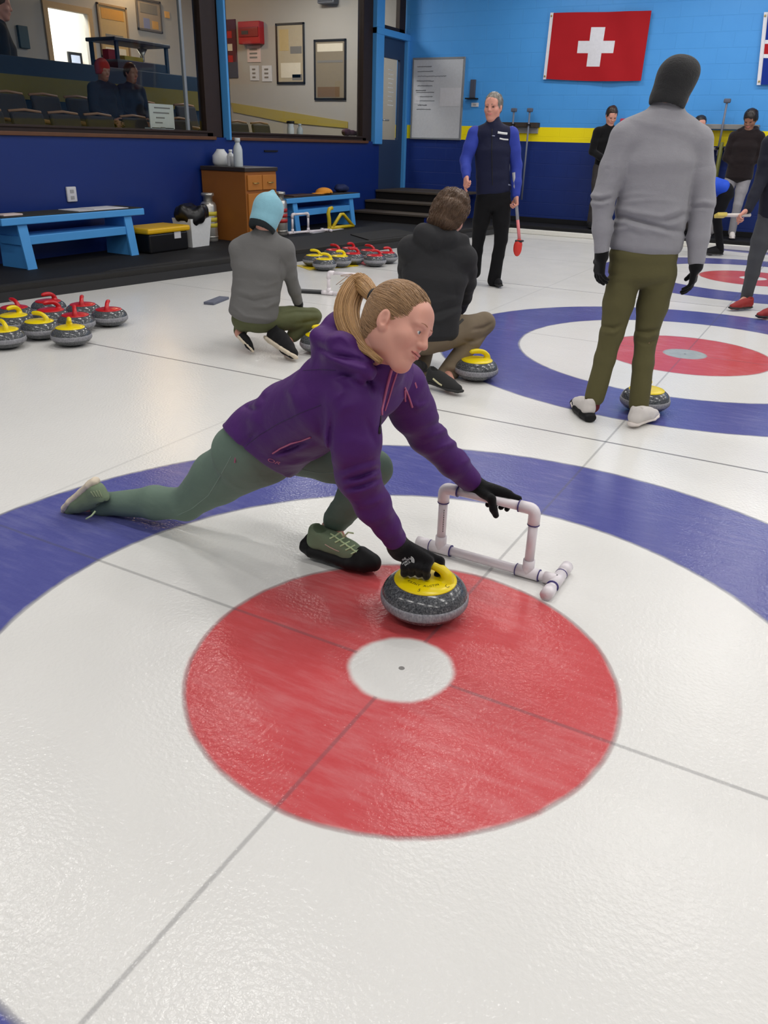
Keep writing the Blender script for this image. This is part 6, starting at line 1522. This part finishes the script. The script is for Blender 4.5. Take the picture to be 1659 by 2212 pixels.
for q in ([(1075, 286), (1086, 288), (1097, 289)], [(1079, 299), (1088, 301), (1099, 302)]): seam('chest_badge', vt, q, .012 if q[0][1] < 290 else .008, WHT, vest, -.2)
seam('chest_print', vt, [(1062, 293), (1070, 294)], .006, plain('vest_print', (130, 136, 160), .7), vest, -.2)
seam('vest_zip', vt, [(1063, 278), (1062, 330), (1064, 410)], .004, plain('zip_black', (10, 10, 14), .5), vest, .2)
for q in ([(1019, 404), (1026, 405)], [(1098, 399), (1108, 401)]): seam('pocket_tag', vt, q, .008, plain('tag_grey', (120, 126, 146), .6), vest, -.2)
g_ = J['Lwr']+J['Lhd']*.075; e_ = U(1122, 520, -.12); d_ = nrm(e_-g_)
br = thing('broom', A(e_[0], e_[1], e_[2]-.1), 'curling broom with red brush head and pink handle held by the coach', 'broom')
MB().tube([g_-d_*.28, g_+d_*.17], .016, 10).build('handle', plain('handle_grey', (150, 150, 158), .4), br)
MB().tube([g_+d_*.17, e_], .0165, 10).build('lower_handle', plain('handle_pink', (216, 120, 124), .4), br)
bh_ = Blob(.02).ell(e_+A(0, 0, -.07)-CR*.012, (.045, .035, .085)).rc(e_, e_-Z3*.03, .02, .03); o = solid('brush_head', bh_, .006, plain('brush_red', (206, 48, 40), .6), br)
MB().box(e_+A(-.04, -.03, -.012), e_+A(.04, .03, .008), .008).build('clamp', BLK, br)
# ---- the row of people along the flag wall
def stander(lab, y, z0, hd, top_v, mats, opt, facing, s=1.0, lean=0.0, shoes=None, arms='down', kn=None):
    """upright figure standing at depth y on ground z0, head centre at pixel hd"""
    Hc = ony(hd[0], hd[1], y); sc = (Hc[2]-z0)/1.62*s; f = nrm(facing); R_ = np.cross(f, Z3); x, y_ = Hc[0], Hc[1]
    P = lambda r_, fw_, z: A(x, y_, z0)+R_*r_*sc+f*fw_*sc+Z3*z*sc
    J = dict(neck=P(0, -.03, 1.47), sho=P(0, -.04, 1.41), che=P(0, -.03, 1.26), wai=P(0, -.02, 1.08), pel=P(0, -.02, .93), hem=P(0, -.02, opt.get('hemz', .90)),
             Rsh=P(.17, -.04, 1.39), Lsh=P(-.17, -.04, 1.39), Rhip=P(.085, -.02, .88), Lhip=P(-.085, -.02, .88), Rkn=P(.10, .02, .49), Lkn=P(-.10, .02, .49), Ran=P(.11, -.03, .09), Lan=P(-.11, -.03, .09),
             Rheel=P(.11, -.08, .014), Lheel=P(-.11, -.08, .014), Rtoe=P(.13, .18, .014), Ltoe=P(-.13, .18, .014), lat=R_)
    if arms == 'down': J.update(Rel=P(.23, -.05, 1.10), Lel=P(-.23, -.05, 1.10), Rwr=P(.22, .05, .86), Lwr=P(-.22, .05, .86), Rpn=-R_, Lpn=R_)
    else: J.update(Rel=P(.22, -.02, 1.12), Lel=P(-.22, -.02, 1.12), Rwr=P(.06, .16, 1.0), Lwr=P(-.06, .16, .98), Rpn=nrm(-f-R_), Lpn=nrm(-f+R_))
    J.update(Rts=1, Lts=-1)
    if kn: J.update({k: P(*v) for k, v in kn.items()})
    return P, J, Frame(Hc, f-Z3*opt.get('nod', .1)+R_*opt.get('turn', 0), Z3, sc)
DKS = skin('skin_olive', (150, 108, 88)); BLKK = knit('black_sweater', (17, 17, 19), .95, 200, .3); BRP = shell('taupe_trousers', (62, 58, 58), .08, .85, .2)
P, J, HK = stander('', 12.32, .13, (1321, 250), 0, None, dict(nod=.45), -_ff*A(1, 1, 0)+A(.1, 0, 0), arms='front')
r, top, pa = person('person in black sweater looking down beside the yellow band, behind the grey pullover', P(0, 0, 0), J, HK, dict(skin=SKW, top=BLKK, pants=BRP, shoe=BKS, sole=GRB), dict(h=.009, s=.98, Rhand='relax', Lhand='relax', face=(70, 60, 50), collar=.02, seed=21))
hair_cap(r, HK, hair_mat('hair_dark_brown', (44, 32, 24), (70, 52, 40)), (.083, .104, .100), -.01, cutz=.05, seed=7, h=.008)
P, J, HK = stander('', 12.36, .13, (1512, 268), 0, None, dict(nod=.3), -_ff*A(1, 1, 0), arms='down')
r, top, pa = person('short-haired person in maroon top mostly hidden behind the grey pullover shoulder', P(0, 0, 0), J, HK, dict(skin=SKW, top=shell('maroon_top', (118, 40, 46), .1, .85, .2), pants=BRP, shoe=BKS, sole=GRB), dict(h=.009, s=.95, Rhand='relax', Lhand='relax', face=(70, 60, 50), seed=22))
hair_cap(r, HK, hair_mat('hair_black', (24, 20, 18), (46, 40, 36)), (.080, .100, .088), -.01, cutz=.055, seed=8, h=.008)
P, J, HK = stander('', 12.22, .13, (1621, 258), 0, None, dict(nod=.5, turn=.3, hemz=.86), -_ff*A(1, 1, 0)-A(.35, 0, 0), arms='front', kn=dict(Rwr=(.05, .07, 1.0), Lwr=(-.05, .07, 1.0), Rkn=(.17, .03, .49), Ran=(.24, -.02, .09), Rheel=(.24, -.06, .014), Rtoe=(.34, .16, .014), Lkn=(-.06, .04, .49), Lan=(-.06, -.02, .09), Lheel=(-.06, -.06, .014), Ltoe=(-.08, .20, .014)))
r, top, pa = person('dark-haired person in black-brown hoodie and light grey joggers by the metal rack', P(0, 0, 0), J, HK, dict(skin=DKS, top=knit('umber_hoodie', (34, 27, 28), .95, 200, .3), pants=knit('light_joggers', (150, 148, 152), .95, 200, .3), shoe=WSH, sole=WSO), dict(h=.008, s=1.0, tw=1.12, hood=True, face=(40, 30, 26), seed=23, cuff=.055, topname='hoodie'))
hair_cap(r, HK, hair_mat('hair_black', (24, 20, 18), (46, 40, 36)), (.092, .112, .104), -.01, cutz=.03, seed=9, h=.008)
# ---- bending in bright blue behind the grey sleeve
b = A(-1.05, 10.9, 0); U = lambda u, v, o=0.0: upr(b, u, v, o)
J = dict(neck=U(1500, 428), sho=U(1508, 420), che=U(1522, 408), wai=U(1544, 402), pel=U(1566, 412), hem=U(1560, 408), Rsh=U(1506, 428, -.15), Lsh=U(1506, 420, .15), Rel=U(1508, 452, -.14), Lel=U(1508, 450, .16), Rwr=U(1502, 476, -.12), Lwr=U(1502, 474, .14),
         Rhip=U(1566, 424, -.09), Lhip=U(1566, 424, .09), Rkn=U(1548, 468, -.10), Lkn=U(1548, 468, .12), Ran=U(1560, 518, -.10), Lan=U(1560, 514, .14), lat=_ff*-1.0)
for q, o in (('R', -.10), ('L', .14)): a_ = J[q+'an']; J[q+'an'] = A(a_[0], a_[1], .09); J[q+'heel'] = A(a_[0], a_[1], .014)+CR*A(1, 1, 0)*.05; J[q+'toe'] = J[q+'heel']-CR*A(1, 1, 0)*.28
J.update(Rpn=_ff, Lpn=-_ff, Rts=1, Lts=-1)
HB_ = Frame(U(1486, 436), -CR*.7-Z3*.6, Z3*.7-CR*.6, 1.0)
r, top, pa = person('person bending over in bright blue top and black trousers behind the grey sleeve', b, J, HB_, dict(skin=SKW, top=shell('bright_blue_top', (30, 76, 196), .08, .7, .3), pants=BKP, shoe=BKS, sole=GRB), dict(h=.010, s=.95, Rhand='relax', Lhand='relax', seed=30))
hair_cap(r, HB_, BRH, seed=10, h=.009)
# ---- at the right edge: dark jacket, grey trousers, red shoes
b = A(.22, 6.80, 0); U = lambda u, v, o=0.0: upr(b, u, v, o)
J = dict(neck=U(1712, 282), sho=U(1706, 300), che=U(1698, 345), wai=U(1688, 410), pel=U(1680, 462), hem=U(1682, 462), Rsh=U(1664, 312), Lsh=U(1748, 315), Rel=U(1646, 385, -.02), Lel=U(1760, 390), Rwr=U(1616, 452, -.14), Lwr=U(1748, 455, -.1),
         Rhip=U(1656, 486), Lhip=U(1700, 488), Rkn=U(1633, 556, -.02), Lkn=U(1694, 560), Ran=U(1612, 644, .02), Lan=U(1676, 668, -.02), Rheel=onz(1622, 666, .014), Lheel=onz(1682, 684, .014))
J['lat'] = nrm(J['Rsh']-J['Lsh']); J['Rtoe'] = J['Rheel']-nrm(CR*A(1, 1, 0)*.9+_ff*.35)*.27; J['Ltoe'] = J['Lheel']-nrm(CR*A(1, 1, 0)*.9+_ff*.35)*.27
J.update(Rpn=nrm(-_ff*.3-Z3*.6+CR*.5), Lpn=nrm(-CR), Rts=-1, Lts=1, Rhd=nrm(-CR*.75-Z3*.55-_ff*.2))
HE = Frame(U(1724, 236), -_ff*.8-CR*.6*A(1, 1, 0)-Z3*.2, Z3, 1.0)
r, top, pa = person('person cut off by the right edge, dark navy jacket, charcoal trousers and red shoes', b, J, HE, dict(skin=skin('skin_tan', (208, 150, 132)), top=shell('dark_navy_jacket', (30, 32, 44), .1, .8, .25), pants=shell('slate_trousers', (74, 76, 80), .08, .85, .2), shoe=shell('red_shoe', (142, 34, 34), .2, .6, .4), sole=GRB), dict(h=.008, s=1.0, tw=1.05, Rhand='grip', Lhand='relax', seed=33, cuff=.052, topname='jacket', face=(70, 60, 50)))
hair_cap(r, HE, BRH, seed=12, h=.008)
hp_ = J['Rwr']+J['Rhd']*.085; t_ = thing('broom', hp_, 'broom with a pale handle held low by the person cut off at the right edge', 'broom'); d_ = nrm(-CR*.93-CU*.08-CF*.2)
MB().tube([hp_-d_*.10, hp_+d_*.16], .016, 10).build('handle', plain('handle_pale', (214, 206, 200), .4), t_)
MB().obox(hp_+d_*.20, d_, np.cross(d_, CU), CU, .05, .03, .018, .008).build('brush_head', plain('brush_yellow', (206, 186, 90), .6), t_)
# ---- spectators in the lounge
NVT = plain('dark_navy_cloth', (24, 26, 40), .9)
def upright(lab, u, v, x, z0, topm, facing, seed):
    Hc = onx(u, v, x); return stander(lab, Hc[1], z0, (u, v), 0, None, dict(nod=.1), facing, arms='front')
for u, v, lb_, sd in ((222, 152, 'person in a red hat in the lounge among the dark chairs', 41), (283, 157, 'dark-haired person in the lounge right of the red hat', 42)):
    P, J, HK = upright('', u, v, -7.92, .62, NVT, A(1, -.1, 0), sd)
    r, t, p_ = person(lb_, P(0, 0, 0), J, HK, dict(skin=DKS, top=NVT, pants=BRP, shoe=BKS, sole=GRB), dict(h=.012, s=HK.k, Rhand='relax', Lhand='relax', seed=sd))
    if sd == 41: beanie(r, HK, plain('red_knit', (150, 30, 26), .9), h=.012)
    else: hair_cap(r, HK, hair_mat('hair_black', (24, 20, 18), (46, 40, 36)), h=.010)
P, J, HK = upright('', -4, 8, -9.9, .5, NVT, A(.6, .8, 0), 50)
r, t, p_ = person('dark-clothed person standing in the lounge at the upper left corner of the photo', P(0, 0, 0), J, HK, dict(skin=SKW, top=plain('black_cloth', (16, 16, 18), .9), pants=BRP, shoe=BKS, sole=GRB), dict(h=.012, s=HK.k, Rhand='relax', Lhand='relax', seed=50)); hair_cap(r, HK, BRH, h=.010)
